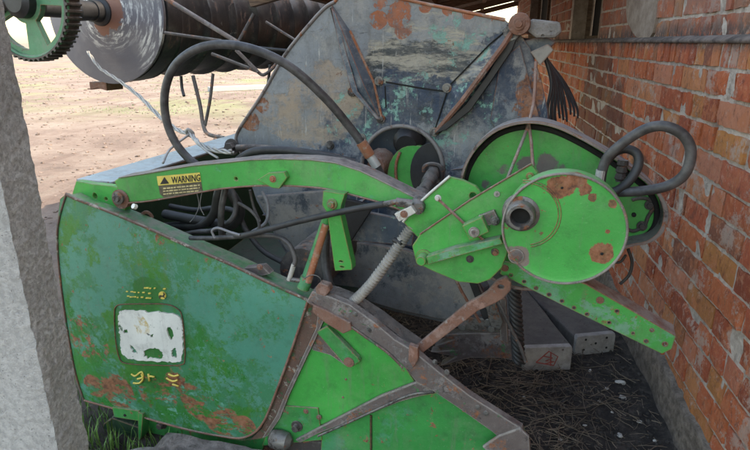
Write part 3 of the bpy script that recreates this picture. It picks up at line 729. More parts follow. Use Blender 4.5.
# header back box and its pale top strip -----------------------------
z0 = P(77, 180, 1.60).z
A0 = P(76, 179, 1.60); A1 = PZ(237, 133, z0); B0 = PZ(112, 182, z0); B1 = PZ(240, 143, z0)
bm = bmesh.new()
dl = (A1-A0).normalized()
def quad_box(bm, a, b_, c, d, th):
    f = bm.faces.new([bm.verts.new(p) for p in (a, b_, c, d)]); extr(bm, [f], -ZX*th)
far = A1+dl*1.2; farB = B1+dl*1.2
quad_box(bm, A0, far, farB, B0, .008)
ts = link('top_strip', bm, M['blue'], HD, False, .002)
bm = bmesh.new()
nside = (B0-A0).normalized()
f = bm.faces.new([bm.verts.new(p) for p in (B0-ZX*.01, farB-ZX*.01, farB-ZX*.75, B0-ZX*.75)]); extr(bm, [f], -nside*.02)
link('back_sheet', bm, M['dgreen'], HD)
bm = bmesh.new(); f = bm.faces.new([bm.verts.new(p) for p in (A0-ZX*.01, far-ZX*.01, far-ZX*.75, A0-ZX*.75)]); extr(bm, [f], nside*.01)
link('back_sheet', bm, M['green2'], HD)
plate('end_bracket', [(76, 181), (92, 184), (112, 186), (126, 190), (128, 200), (124, 213), (96, 206), (72, 194)], 1.52, .03, M['green'], HD, holes=((106, 199, 2.2), (95, 196, 3.2, 4)), bevel=.002)
# trough floor inside
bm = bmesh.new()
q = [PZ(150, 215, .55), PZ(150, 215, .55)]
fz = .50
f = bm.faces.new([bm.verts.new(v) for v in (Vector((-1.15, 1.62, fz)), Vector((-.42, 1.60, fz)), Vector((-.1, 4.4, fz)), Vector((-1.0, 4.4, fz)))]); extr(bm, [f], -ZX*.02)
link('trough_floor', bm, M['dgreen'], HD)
lathe('cross_auger', Vector((-.55, 1.75, .68)), AX, [(0, .0), (0, .09), (2.4, .09), (2.4, 0)], M['motor'], HD, 24)
# reel arm ---------------------------------------------------------
DA = 1.50
arm_top = [(114, 181), (118, 178), (150, 173), (190, 166), (222, 163), (250, 160), (280, 159), (310, 160), (335, 163), (360, 171), (385, 183), (405, 193), (430, 205), (452, 216)]
arm_bot = [(462, 240), (430, 228), (405, 212), (385, 204), (360, 197), (340, 192), (320, 188), (290, 186), (255, 186), (220, 189), (185, 195), (150, 201), (128, 203), (121, 195)]
arm = plate('reel_arm', arm_top+arm_bot, DA, .06, M['arm'], HD, holes=((236, 179, 1.7),), bevel=.004)
sweep_flange('arm_cap', [(x, y-.6) for x, y in arm_top[1:]], DA-.004, .072, M['brownrail'], arm, 0, .003)
tube('arm_edge', [(x, y, DA-.003) for x, y in arm_bot[2:-1]], .0028, M['rusty'], arm, 4, 6)
pv = lathe('pivot_bolt', P(118, 198, DA-.012), AX, [(-.012, 0), (-.012, .011), (-.004, .013), (-.003, .022), (.0, .022), (.04, .02)], M['steel'], HD, 16)
lathe('pivot_collar', P(121, 199, DA+.0), AX, [(-.005, .026), (-.005, .034), (.02, .034)], M['rusty'], HD, 24)
tube('white_plug', [(136, 207, DA-.02), (133, 206, DA-.03)], .009, M['white'], HD, smoothed=False)
bkt = plate('bracket', [(257, 180), (268, 173), (284, 172), (287, 178), (279, 189), (272, 188)], DA-.02, .02, M['arm'], arm, bevel=.002)
bolt(273, 179, DA-.02, bkt, 2.6, M['copper'], .008)
# warning decal
def onarm(x, y, l=.0008): return P(x, y, DA)-AX*l
dec = [(157, 176.3), (200, 172.4), (203, 192.6), (164, 197.4), (160, 194)]
bm = bmesh.new(); f = fill(bm, [onarm(*p) for p in dec]); extr(bm, f, AX*.0006); dco = link('warning_decal', bm, M['decalbody'], arm)
bm = bmesh.new(); f = fill(bm, [onarm(x, y, .0016) for x, y in ((157, 176.3), (200, 172.4), (201.3, 181.6), (158.5, 185.6))]); extr(bm, f, AX*.0006); link('yellow_band', bm, M['yellow'], dco)
bm = bmesh.new(); f = fill(bm, [onarm(x, y, .0024) for x, y in ((160.5, 184.2), (164.8, 176.8), (169.5, 183.4))]); extr(bm, f, AX*.0006); link('warning_triangle', bm, M['blackink'], dco)
uu = (onarm(200, 180.6)-onarm(172, 183.2)); vv = (onarm(172, 176)-onarm(172.5, 183.2)); 
text_mesh('warning_text', 'WARNING', onarm(172.3, 183.3, .0024), uu.normalized(), vv.normalized(), vv.length*1.28, M['blackink'], dco, sx=uu.length/(vv.length*1.28*4.75), bold=.012)
bm = bmesh.new()
for r_ in range(3):
    x = 163.5; yb = 187.5+r_*2.9
    while x < 199:
        L = random.uniform(1.5, 4.5); s = -(x-160)*.095
        hgt = 1.5 if r_ else 2.0
        f = fill(bm, [onarm(x, yb+s+.6, .0016), onarm(min(x+L, 200), yb+s-L*.095+.6, .0016), onarm(min(x+L, 200), yb+s-L*.095+.6+hgt*.7, .0016), onarm(x, yb+s+.6+hgt*.7, .0016)]); extr(bm, f, AX*.0005)
        x += L+random.uniform(.6, 1)
link('small_lettering', bm, M['ink'], dco)
# reel end shield ----------------------------------------------------
out = [(335, 2), (345, -6), (385, -4), (425, 4), (470, 13), (505, 20), (519, 33), (530, 48), (540, 75), (548, 110), (552, 170), (540, 230), (520, 300), (502, 327), (440, 322), (395, 312), (350, 299), (322, 290), (300, 276), (275, 236), (256, 200), (247, 172), (240, 150), (236, 140), (240, 128), (262, 95), (285, 55), (310, 24), (325, 8)]
sh = plate('reel_shield', out, DS, .02, M['shield'], HD, holes=((402, 168, 44, 43),), bevel=.003)
bm = bmesh.new(); hc = P(402, 168, DS); rr_ = 44*DS/F
lp = circ(hc-AX*.006, rr_, 48); tube_bm(bm, lp+[lp[0]], .008, 8, False); link('hub_ring', bm, M['guardrim'], sh, True)
tube('rim_fold', [(x, y, DS) for x, y in out[-8:]+out[:1]], .007, M['guardrim'], sh, 4, 8)
tube('rim_fold', [(x, y, DS) for x, y in ((335, 2), (345, -6), (385, -4), (425, 4), (470, 13), (505, 20))], .006, M['copper'], sh, 4, 8)
def rib(o_in, ridge, h=.03, mat='rib'):
    bm = bmesh.new(); O = [bm.verts.new(P(x, y, DS)-AX*.001) for x, y in o_in]; Rg = [bm.verts.new(P(x, y, DS)-AX*h) for x, y in ridge]
    return bm, O, Rg
def kite(left, right, tip0, tip1, h, parent, mat):
    # left/right: matching lists of outline points; a crease runs between them
    bm = bmesh.new(); t0 = bm.verts.new(P(*tip0, DS)-AX*.002); t1 = bm.verts.new(P(*tip1, DS)-AX*.002)
    L = [bm.verts.new(P(x, y, DS)+AX*.004) for x, y in left]; Rr = [bm.verts.new(P(x, y, DS)+AX*.004) for x, y in right]
    Mi = [bm.verts.new(P((a[0]*.3+b_[0]*.7), (a[1]*.3+b_[1]*.7), DS)-AX*h) for a, b_ in zip(left, right)]
    seq = [(t0, t0, t0)]+list(zip(L, Mi, Rr))+[(t1, t1, t1)]
    for a, c in zip(seq, seq[1:]):
        for i in range(2):
            vs = []
            for v in (a[i], a[i+1], c[i+1], c[i]):
                if v not in vs: vs.append(v)
            if len(vs) > 2: bm.faces.new(vs)
    return link('rib', bm, mat, parent)
kite([(337, 32), (345, 60), (353, 90)], [(350, 30), (362, 56), (374, 82)], (331, 3), (381, 121), .045, sh, M['rib'])
kite([(490, 45), (470, 64), (449, 87)], [(509, 47), (490, 76), (468, 108)], (517, 22), (434, 134), .05, sh, M['shield'])
kite([(290, 200), (320, 205), (350, 203)], [(295, 222), (325, 228), (352, 218)], (262, 215), (366, 198), .03, sh, M['rib'])
kite([(440, 228), (455, 255), (470, 285)], [(452, 222), (470, 250), (490, 285)], (432, 205), (488, 318), .03, sh, M['rib'])
kite([(500, 150), (520, 140)], [(506, 168), (528, 160)], (450, 170), (546, 150), .03, sh, M['rib'])
tube('rust_seam', [(350, 31, DS-.004), (374, 83, DS-.004), (382, 119, DS-.004)], .005, M['copper'], sh, smoothed=False, seg=6)
tube('rust_seam', [(515, 27, DS-.012), (503, 46, DS-.05), (462, 101, DS-.05), (436, 132, DS-.004)], .010, M['rusty'], sh, smoothed=False, seg=6)
plate('lower_skirt', [(330, 240), (360, 243), (405, 250), (440, 262), (470, 268), (496, 322), (440, 320), (395, 310), (352, 297), (328, 288), (318, 270)], DS-.05, .03, M['shieldlow'], sh, bevel=.006)
plate('lower_skirt', [(256, 196), (330, 190), (345, 215), (330, 240), (318, 270), (300, 272), (275, 234)], DS-.045, .02, M['shieldlow'], sh, bevel=.006)
for x, y in ((352, 92), (381, 119), (434, 132), (447, 88), (379, 81), (468, 108), (438, 183), (362, 138), (330, 145), (500, 325)): bolt(x, y, DS-.004, sh, 3, M['steel'], .008)
tube('seam_shade_line', [(331, 8, DS-.003), (352, 90, DS-.003), (380, 122, DS-.003)], .0035, M['dark'], sh, smoothed=False)
tube('seam_shade_line', [(521, 30, DS-.003), (509, 48, DS-.003), (490, 77, DS-.003), (468, 109, DS-.003), (436, 135, DS-.003)], .0045, M['dark'], sh, smoothed=False)  # dark line stands in for the shadow along the rib's right side
tube('seam_shade_line', [(514, 24, DS-.003), (490, 44, DS-.003), (449, 86, DS-.003), (434, 132, DS-.003)], .0025, M['dark'], sh, smoothed=False)
tube('seam_shade_line', [(386, 82, DS), (420, 88, DS), (450, 92, DS)], .003, M['dark'], sh)
tube('seam_shade_line', [(385, 86, DS), (386, 108, DS)], .0025, M['dark'], sh)
plate('fold_plate', [(345, 199), (374, 206), (350, 243), (343, 236)], DS-.16, .02, M['black'], sh, bevel=.003)
plate('fold_plate', [(366, 212), (416, 222), (412, 246), (352, 241)], DS-.12, .02, M['rib'], sh, bevel=.003)
plate('fold_plate', [(461, 262), (468, 262), (490, 316), (484, 322)], DS-.12, .015, M['black'], sh, bevel=.003)
plate('fold_plate', [(500, 60), (520, 45), (540, 120), (520, 170), (490, 120)], DS-.012, .008, M['shield'], sh, bevel=.003)
plate('rib_flange', [(513, 30), (520, 30), (512, 50), (492, 80), (470, 111), (446, 130), (434, 134), (466, 104), (488, 74)], DS-.028, .02, M['black'], sh, bevel=.002)
plate('rib_flange', [(331, 8), (336, 14), (347, 55), (358, 92), (380, 120), (376, 119), (352, 92), (341, 55)], DS-.02, .016, M['rib'], sh, bevel=.002)
# inside the hub opening
plate('hub_back', [(340, 110), (470, 110), (475, 230), (340, 230)], DS+.14, .02, M['rib'], HD)
plate('hub_disc', circ(Vector((414, 178, 0)), 27, 28, Vector((1, 0, 0)), Vector((0, 1, 0))) and [(p.x, p.y) for p in circ(Vector((413, 176, 0)), 26, 28, Vector((1, 0, 0)), Vector((0, 1, 0)), 31)], DS+.05, .03, M['green'], HD, bevel=.003)
plate('hub_plate', [(p.x, p.y) for p in circ(Vector((431, 172, 0)), 21, 28, Vector((1, 0, 0)), Vector((0, 1, 0)), 29)], DS+.035, .012, M['black'], HD)
tube('disc_rim', [(400, 152, DS+.045), (396, 165, DS+.045), (397, 182, DS+.045), (404, 200, DS+.045)], .006, M['copper'], HD)
lathe('reel_hub', P(408, 143, DS+.08), AX+ZX*.2, [(-.03, 0), (-.03, .04), (-.01, .05), (.0, .06), (.05, .06)], M['black'], HD, 24)
lathe('hub_nut', P(378, 165, DS+.05), AX, [(-.03, 0), (-.03, .035), (0, .04), (.05, .06)], M['rusty'], HD, 12)
bm = bmesh.new()   # universal joint shaft coming out towards us
tube('joint_shaft', [(434, 170, DS-.0), (431, 178, DS-.12), (424, 190, 1.72), (417, 206, 1.52)], lambda t: (.022, .026, .02, .027)[min(3, int(t*4))], M['steel'], HD, 8, 14)
bm = bmesh.new(); yk = [P(x, y, DS-.03) for x, y in ((424, 172), (425, 166), (433, 164), (441, 168), (441, 182), (436, 184))]
tube_bm(bm, smoothpx(yk, 4, False), .008, 8); link('joint_yoke', bm, M['motor'], HD, True)
lathe('joint_end', P(418, 207, 1.46), ray(418, 207)*1.0+ZX*.3, [(-.02, 0), (-.02, .016), (-.005, .02), (.02, .022), (.05, .018)], M['steel'], HD, 20)
tube('joint_pin', [(428, 198, 1.52), (433, 193, 1.5)], .007, M['zinc'], HD, smoothed=False)
# tines beyond the shield
rp = lathe('tine_pipe', P(519, 24, DS-.05), AX, [(0, 0), (0, .02), (.006, .034), (.03, .036), (.04, .024), (1.7, .024)], M['rusty'], HD, 20)
bolt(519, 24, DS-.052, rp, 3.5, M['rusty'], .01)
plate('pipe_lug', [(526, 22), (533, 19), (560, 22), (562, 32), (555, 38), (536, 38), (528, 32)], DS-.02, .05, M['block'], rp, bevel=.008)
plate('pipe_lug', [(502, 30), (512, 18), (524, 18), (528, 28), (516, 40), (506, 44)], DS-.03, .03, M['steel'], rp, bevel=.004)
for k in range(9):
    D0 = DS+.06+k*.09
    a = P(536+k*.3, 42+k*.8, D0); tip = P(549+k*3.6, 122+(k%3)*3-k*1.2, D0)
    mid = (a+tip)/2+BX*.03
    bm = bmesh.new(); tube_bm(bm, smoothpx([a, a+BX*.03-ZX*.04, mid, tip-BX*.01+ZX*.05, tip], 5, False), lambda t: .010-.006*t, 8)
    link('tine', bm, M['tine'], HD, True)
plate('tine_holder', [(520, 42), (545, 36), (556, 42), (540, 60), (528, 58)], DS+.03, .06, M['rib'], HD, bevel=.004)
plate('tine_holder', [(530, 52), (548, 44), (554, 50), (540, 66)], DS-.01, .03, M['shieldlow'], HD, bevel=.004)
for k, (x, y) in enumerate(((522, 44), (300, 250), (545, 160))):
    p0 = P(x, y, DS+.05); bm = bmesh.new(); tube_bm(bm, [p0, p0+AX*1.7], .02, 10); link('bat_pipe', bm, M['black'], HD, True)
# belt guard ------------------------------------------------------------
def stadium(cx, cy, r1x, r1y, dx, dy, r2x, r2y):
    pts = []
    for i in range(15):
        a = R(100)+R(200)*i/14; pts.append((cx+r1x*math.cos(a), cy-r1y*math.sin(a)))
    for i in range(11):
        a = R(-80)+R(160)*i/10; pts.append((dx+r2x*math.cos(a), dy-r2y*math.sin(a)))
    return pts
g_out = [(458, 205), (459, 185), (465, 163), (478, 143), (498, 128), (525, 121), (552, 124), (580, 136), (615, 156), (648, 180), (664, 198), (669, 215), (664, 232), (650, 243), (628, 248), (600, 262), (560, 285), (520, 290), (485, 275), (465, 245)]
g_in = [(463, 205), (464, 187), (470, 166), (482, 148), (500, 133.5), (525, 127), (550, 130), (576, 141), (608, 160), (640, 183), (653, 198), (657, 214), (653, 229), (641, 239), (622, 243), (600, 256), (560, 279), (522, 284), (489, 270), (470, 243)]
guard = plate('belt_guard', [(p.x, p.y) for p in smoothpx([Vector((a, c, 0)) for a, c in g_out], 4)], DG+.035, .012, M['guard'], HD, bevel=.002)
bm = bmesh.new()   # rolled outer rim, a deep band round the guard
go = smoothpx([P(x, y, DG-.035) for x, y in g_out], 4); gi = smoothpx([P(x, y, DG-.035) for x, y in g_in], 4)
L = len(go); q0 = [bm.verts.new(p) for p in go]; q1 = [bm.verts.new(p*.0+go[i]*.55+gi[i]*.45) for i, p in enumerate(go)]
q2 = [bm.verts.new(go[i]*.62+gi[i]*.38+AX*.07) for i in range(L)]; q3 = [bm.verts.new(p+AX*.085) for p in go]
for i in range(L):
    j = (i+1) % L
    for a, c in ((q0, q1), (q1, q2), (q3, q0)): bm.faces.new((a[i], a[j], c[j], c[i]))
tube('gap_shade', [(x, y, DG+.03) for x, y in g_in+g_in[:1]], .008, M['dark'], guard)  # black tube painted in as the shade between rim and guard face
link('guard_rim', bm, M['guardrim'], guard, True).modifiers.new('es', 'EDGE_SPLIT').split_angle = R(40)
for x, y in ((650, 205), (642, 226)): bolt(x, y, DG+.03, guard, 3, M['motor'], .01)
tube('seal_rope', [(632, 200, DG+.03), (641, 198, DG+.028), (650, 200, DG+.03), (654, 206, DG+.03), (648, 217, DG+.03), (644, 226, DG+.03), (634, 231, DG+.03), (627, 229, DG+.03)], .005, M['motor'], guard)
lathe('slot', P(634, 215, DG+.03), AX, [(-.002, 0), (-.002, .006), (.01, .006)], M['dark'], guard, 12)
# drive brackets -----------------------------------------------------------
DB = 1.42
br = plate('drive_bracket', [(403, 222), (416, 206), (430, 194), (450, 177), (463, 180), (476, 186), (484, 196), (480, 206), (455, 222), (430, 236), (420, 240)], DB+.05, .012, M['green'], HD, holes=((473, 196, 3.6),), bevel=.002)
tube('bracket_edge', [(403, 222, DB+.045), (416, 206, DB+.045), (430, 193, DB+.045), (450, 176, DB+.045)], .004, M['zinc'], br, smoothed=False)
br2 = plate('drive_bracket', [(412, 246), (420, 234), (470, 200), (531, 164), (542, 178), (528, 192), (512, 204), (503, 220), (503, 236), (508, 252), (502, 268), (490, 280), (478, 284), (458, 282), (432, 271), (416, 263)], DB, .02, M['green'], HD, holes=(), bevel=.003)
plate('stiffener', [(426, 257), (455, 248), (500, 238), (503, 244), (455, 257), (428, 265)], DB-.03, .03, M['bar'], br2, bevel=.002)
lathe('pin_cap', P(421, 261, DB-.035), AX, [(-.004, 0), (-.004, .0125), (0, .0145), (.03, .0145), (.03, .022), (.04, .022)], M['green'], br2, 24)
bx = plate('clamp_block', [(462, 226), (482, 217), (489, 232), (470, 241)], DB-.035, .035, M['arm'], br2, bevel=.002)
bolt(474, 232, DB-.035, bx, 3.6, M['brownrail'], .006)
plate('clamp_ear', [(478, 216), (494, 210), (500, 222), (488, 226)], DB-.012, .012, M['brownrail'], br2, bevel=.002)
bolt(495, 221, DB-.014, br2, 3, M['steel'], .01); bolt(530, 176, DB, br2, 2.6, M['green'], .006); bolt(497, 194, DB, br2, 2, M['brownrail'], .004)
for x, y in ((470, 259), (495, 252)): bolt(x, y, DB, br2, 2.6, M['motor'], .008)
tube('clamp_rod', [(437, 198, DB+.0), (468, 227, DB-.012), (487, 243, DB-.01)], .0038, M['rusty'], br2, smoothed=False)
bolt(438, 198, DB, br2, 2.2, M['zinc'], .01)
tube('edge_bead', [(420, 234, DB-.002), (470, 200, DB-.002), (531, 164, DB-.002)], .0022, M['rusty'], br2, smoothed=False)
bk = plate('zinc_lug', [(394, 214), (411, 206), (416, 213), (399, 222)], DB, .02, M['zinc'], HD, bevel=.002)
bolt(404, 214, DB, bk, 2.6, M['rusty'], .005)
# drive disc ---------------------------------------------------------------
cxd, cyd = 563, 230
c = P(cxd, cyd, DD); rx = (P(626, 230, DD)-P(500.5, 230, DD)).length/2; ry = (P(563, 176, DD)-P(563, 286, DD)).length/2
ra = (rx+ry)/2
bm = bmesh.new(); rings = []; seg = 72
hub = P(521, 214, DD); hu = (hub-c).dot(BX); hv = (hub-c).dot(ZX)
for rr, dz in ((1.0, .055), (1.0, .004), (.985, 0), (.96, .001), (.9, .002), (.75, .002), (.5, .001), (.25, 0)):
    rings.append([bm.verts.new(c+BX*(rx*rr*math.cos(2*math.pi*k/seg))+ZX*(ry*rr*math.sin(2*math.pi*k/seg))+AX*dz) for k in range(seg)])
for a, b_ in zip(rings, rings[1:]):
    for k in range(seg): bm.faces.new((a[k], a[(k+1) % seg], b_[(k+1) % seg], b_[k]))
bm.faces.new(rings[-1]); bm.faces.new(rings[0][::-1])
disc = link('drive_disc', bm, M['disc'], HD, True); disc.modifiers.new('es', 'EDGE_SPLIT').split_angle = R(35)
bm = bmesh.new(); lp = circ(c-AX*.001, rx*.992, 72, ry=ry*.992); tube_bm(bm, lp+[lp[0]], .0032, 8, False); link('rolled_edge', bm, M['brownrail'], disc, True)
for rr in (.078, .084):
    bm = bmesh.new(); lp = [p for p in circ(hub+BX*.008-AX*.0, rr, 48)][0:48]; tube_bm(bm, lp[38:]+lp[:14] if rr < .08 else lp[38:]+lp[:14], .0016, 6, True); link('pressed_ring', bm, M['disc'], disc, True)
lathe('outlet_tube', hub, -AX, [(-.02, .047), (.0, .044), (.003, .036), (.012, .034), (.03, .033), (.033, .03), (.033, .0235), (.0, .0225), (-.04, .022), (-.04, 0)], M['steel'], disc, 36)
lathe('tube_bore', hub-AX*.002, -AX, [(0, 0), (0, .0222), (.001, .0222)], M['dark'], disc, 24)
bolt(602, 254, DD, disc, 1.6, M['dark'], .0015, False); bolt(562, 188, DD, disc, 1.4, M['dark'], .0015, False)
lathe('worn_boss', P(516, 256, DD), -AX, [(-.01, .02), (.002, .019), (.004, .012), (.005, 0)], M['brownrail'], disc, 24)
lathe('disc_drum', c+AX*.055, AX, [(0, ra*.7), (.08, ra*.7), (.2, ra*.35)], M['motor'], HD, 40)
# perforated bar -------------------------------------------------------------
DBar = 1.50
holes = [(511, 275, 1.5), (524, 281.5, 1.6), (536, 288, 1.6), (549, 294.5, 1.8), (562, 301, 1.6), (574, 307.5, 1.5), (587, 314, 1.6), (609, 322.5, 1.6), (617, 311, 1.7), (652, 330, 1.7), (646, 341, 1.8), (665, 344, 2.2), (633, 333, 1.2)]
bar = plate('perforated_bar', [(503, 261), (540, 268), (586, 284), (676, 336), (672, 349), (662, 354), (580, 314), (500, 274)], DBar, .006, M['bar'], HD, holes=holes, bevel=.0015)
sweep_flange('bar_flange', [(560, 274), (586, 283.5), (620, 303), (650, 320.5), (676, 335.5)], DBar, .05, M['rusty'], bar, .008)
for x, y, r_ in holes: 
    bm = bmesh.new(); lp = circ(P(x, y, DBar)-AX*.0005, r_*DBar/F*1.15, 14); tube_bm(bm, lp+[lp[0]], .0012, 6, False); link('hole_rim', bm, M['rusty'], bar, True)
for x, y in ((505, 268), (600, 300)): bolt(x, y, DBar, bar, 2.4, M['rusty'], .004)
# rusty strut
bm = bmesh.new(); st = plate('rusty_strut', [(487, 292), (497, 281), (506, 277), (511, 283), (511, 290), (503, 299), (494, 304), (478, 311), (424, 352), (417, 360), (410, 353), (416, 346), (468, 303), (480, 297)], DBar-.03, .02, M['rusty'], HD, holes=((501, 287, 3.4, 2.4),), bevel=.004)
plate('strut_foot', [(409, 345), (418, 348), (418, 360), (413, 368), (408, 360)], DP-.035, .02, M['rusty'], HD, bevel=.003)
# hydraulic cylinder, channel, corrugated hose ---------------------------------
cy = tube('lift_cylinder', [(328, 216, 1.50), (303, 288, 1.47)], .0155, M['green2'], HD, smoothed=False, seg=18)
tube('rusty_side', [(326, 224, 1.487), (308, 282, 1.458)], .0115, M['copper'], cy, smoothed=False, seg=14)
lathe('cylinder_cap', P(306, 280, 1.467), P(303, 288, 1.465)-P(328, 216, 1.5), [(-.01, .016), (-.01, .020), (.03, .020), (.03, 0)], M['green2'], cy, 18)
ch = plate('channel_post', [(323, 191), (345, 194), (342, 203), (340, 212), (352, 265), (352, 270), (335, 271), (334, 266), (327, 213), (322, 205)], 1.47, .035, M['green'], HD, holes=((341, 261.5, 2.6, 1), (342, 267, 2.6, 1)), bevel=.002)
bolt(332, 204, 1.468, ch, 4, M['green2'], .012)
bm = bmesh.new()
pts = smoothpx([P(420, 216, 1.50), P(408, 232, 1.48), P(390, 258, 1.47), P(370, 285, 1.47), P(353, 302, 1.48)], 70, False)
tube_bm(bm, pts, lambda t: .0145+.0026*math.sin(t*2*math.pi*42), 14); link('corrugated_hose', bm, M['corr'], HD, True)
tube('hose_clamp', [(394, 240, 1.475), (402, 243, 1.462)], .008, M['hose'], HD, smoothed=False)
tube('hose_tail', [(356, 300, 1.50), (345, 300, 1.52), (333, 292, 1.54), (327, 275, 1.56), (325, 255, 1.58), (326, 230, 1.6)], .015, M['hose2'], HD)
# black rod to the joint
rd = tube('hydraulic_hose', [(228, 234, 1.50), (240, 236, 1.48), (258, 232, 1.46), (300, 221, 1.45), (350, 210, 1.44), (384, 204, 1.43)], .0095, M['hose'], HD)
tube('hose_fitting', [(382, 204.5, 1.43), (398, 201.5, 1.43)], .008, M['steel'], rd, smoothed=False)
tube('hose_fitting', [(396, 202, 1.43), (412, 204, 1.44)], .0125, M['steel'], rd, smoothed=False)
r2 = tube('hydraulic_hose', [(190, 238, 1.5), (215, 238, 1.49), (250, 236, 1.48), (275, 236, 1.47), (288, 243, 1.46), (295, 257, 1.455), (294, 266, 1.45)], .0075, M['hose2'], HD)
tube('hose_fitting', [(294, 264, 1.45), (289, 280, 1.45)], .0075, M['zinc'], r2, smoothed=False); tube('hose_fitting', [(288, 279, 1.45), (303, 281, 1.46)], .0075, M['steel'], r2, smoothed=False)
tube('thin_wire', [(215, 238, 1.47), (212, 231, 1.47), (218, 228, 1.47), (230, 232, 1.47), (240, 235, 1.47)], .004, M['hosegrey'], HD)
tube('thin_wire', [(303, 279, 1.45), (312, 275, 1.45), (320, 278, 1.45), (322, 288, 1.46)], .0015, M['steel'], HD)
# hoses in the dark trough
for pts, r_, mt in (
    ([(150, 228, 1.75), (175, 226, 1.72), (200, 225, 1.7), (213, 215, 1.68), (218, 195, 1.66), (222, 180, 1.68)], .016, 'hose'),
    ([(165, 214, 1.72), (190, 219, 1.7), (215, 223, 1.72), (232, 225, 1.72), (240, 212, 1.7), (232, 195, 1.68), (222, 182, 1.7)], .018, 'hose'),
    ([(222, 238, 1.62), (221, 220, 1.6), (222, 205, 1.6), (226, 186, 1.62)], .011, 'hose2'),
    ([(238, 203, 1.6), (250, 210, 1.6), (258, 220, 1.6), (258, 230, 1.6), (246, 236, 1.6)], .0055, 'hose2'),
    ([(250, 190, 1.62), (254, 208, 1.62), (260, 222, 1.6)], .005, 'hose2'),
    ([(196, 190, 1.6), (199, 205, 1.6), (195, 216, 1.6), (190, 222, 1.6)], .0015, 'hosegrey'),
    ([(203, 188, 1.62), (200, 205, 1.6), (204, 215, 1.6)], .0015, 'hosegrey'),
    ([(170, 206, 1.8), (195, 210, 1.78), (215, 208, 1.76), (236, 212, 1.74), (246, 230, 1.72), (262, 250, 1.7), (282, 262, 1.68)], .010, 'hose'),
    ([(232, 190, 1.68), (236, 206, 1.66), (231, 220, 1.64), (214, 230, 1.64), (196, 232, 1.66), (176, 236, 1.7)], .009, 'hose2'),
    ([(262, 192, 1.7), (268, 205, 1.68), (266, 222, 1.66), (252, 232, 1.64)], .006, 'hosegrey'),
    ([(165, 240, 1.7), (190, 250, 1.7), (210, 262, 1.7), (235, 280, 1.7)], .012, 'hose')):
    tube('trough_hose', pts, r_, M[mt], HD)
tube('rust_rag', [(138, 218, 1.55), (146, 212, 1.55), (152, 217, 1.56), (148, 222, 1.54), (140, 221, 1.54)], .006, M['rusty'], HD)
sb2 = plate('small_latch', [(244, 268), (262, 266), (270, 274), (262, 276), (248, 272)], DP+.03, .03, M['brownrail'], HD, bevel=.002)
bolt(260, 267, DP+.03, sb2, 2.5, M['rusty'], .008)
# big hose loop
hz = tube('looped_hose', [(368, 152, 1.82), (362, 144, 1.81), (352, 130, 1.8), (325, 98, 1.76), (290, 67, 1.72), (255, 50, 1.7), (222, 44.5, 1.7), (195, 50, 1.7), (174, 67, 1.7), (165, 92, 1.7), (166, 118, 1.7), (174, 140, 1.7), (188, 158, 1.7), (205, 170, 1.7)], .0145, M['hose2'], HD, 8, 14)
tube('hose_fitting', [(361, 142, 1.81), (370, 156, 1.82)], .019, M['copper'], hz, smoothed=False, seg=14)
tube('hose_fitting', [(369.5, 155, 1.82), (377, 167, 1.825)], .0165, M['zinc'], hz, smoothed=False, seg=10)
tube('hose_fitting', [(376.5, 166, 1.825), (386, 184, 1.84)], .015, M['motor'], hz, smoothed=False, seg=10)
tube('sheet_hose', [(238, 160, 1.62), (252, 152, 1.62), (275, 150, 1.62), (300, 152, 1.63), (330, 157, 1.64), (355, 163, 1.66)], .013, M['hose'], HD)
tube('reel_rope', [(237, 148, DS-.06), (262, 148, DS-.06), (300, 152, DS-.05), (340, 158, DS-.04)], .014, M['motor'], HD)
bolt(232, 147, 1.98, HD, 6, M['motor'], .03)
# hose loops by the wall
h1 = tube('looped_hose', [(600, 187, 1.50), (602, 172, 1.50), (607, 158, 1.50), (618, 147, 1.49), (636, 134, 1.48), (652, 127, 1.47), (668, 127, 1.46), (684, 136, 1.46), (691, 152, 1.46), (686, 172, 1.46), (672, 184, 1.47), (650, 190, 1.48), (625, 192, 1.5), (600, 192, 1.52)], .0125, M['hose2'], HD, 8, 14)
tube('hose_fitting', [(599, 186, 1.5), (601.5, 170, 1.5)], .0135, M['zinc'], h1, smoothed=False, seg=10)
tube('looped_hose', [(604, 165, 1.53), (614, 153, 1.53), (626, 149, 1.53), (637, 154, 1.52), (638, 166, 1.51), (630, 180, 1.5), (618, 190, 1.5), (606, 194, 1.5)], .0115, M['hose'], HD, 8, 14)
for k in range(3): lathe('hose_nut', P(623.5-k*1.3, 160+k*7, 1.56), P(620, 180, 1.56)-P(624, 158, 1.56), [(0, .0), (0, .013), (.012, .015), (.016, .011), (.02, .011)], M['motor'], HD, 8)
tube('thin_cable', [(628, 249, 1.62), (632, 262, 1.62), (629, 275, 1.62), (620, 284, 1.62)], .0045, M['hose'], HD)
tube('thin_cable', [(612, 262, 1.6), (620, 262, 1.6), (626, 255, 1.6)], .0035, M['hose'], HD)
# forked rusty rod
fr_ = tube('forked_rod', [(536, 62, 1.75), (534, 100, 1.68), (529, 122, 1.62), (527, 130, 1.59)], .005, M['rusty'], HD)
tube('fork_leg', [(529, 124, 1.61), (518, 152, 1.55), (506, 182, 1.50)], .0045, M['brownrail'], fr_, smoothed=False); tube('fork_leg', [(529, 124, 1.61), (531.5, 145, 1.56), (533, 167, 1.5)], .0045, M['rusty'], fr_, smoothed=False)
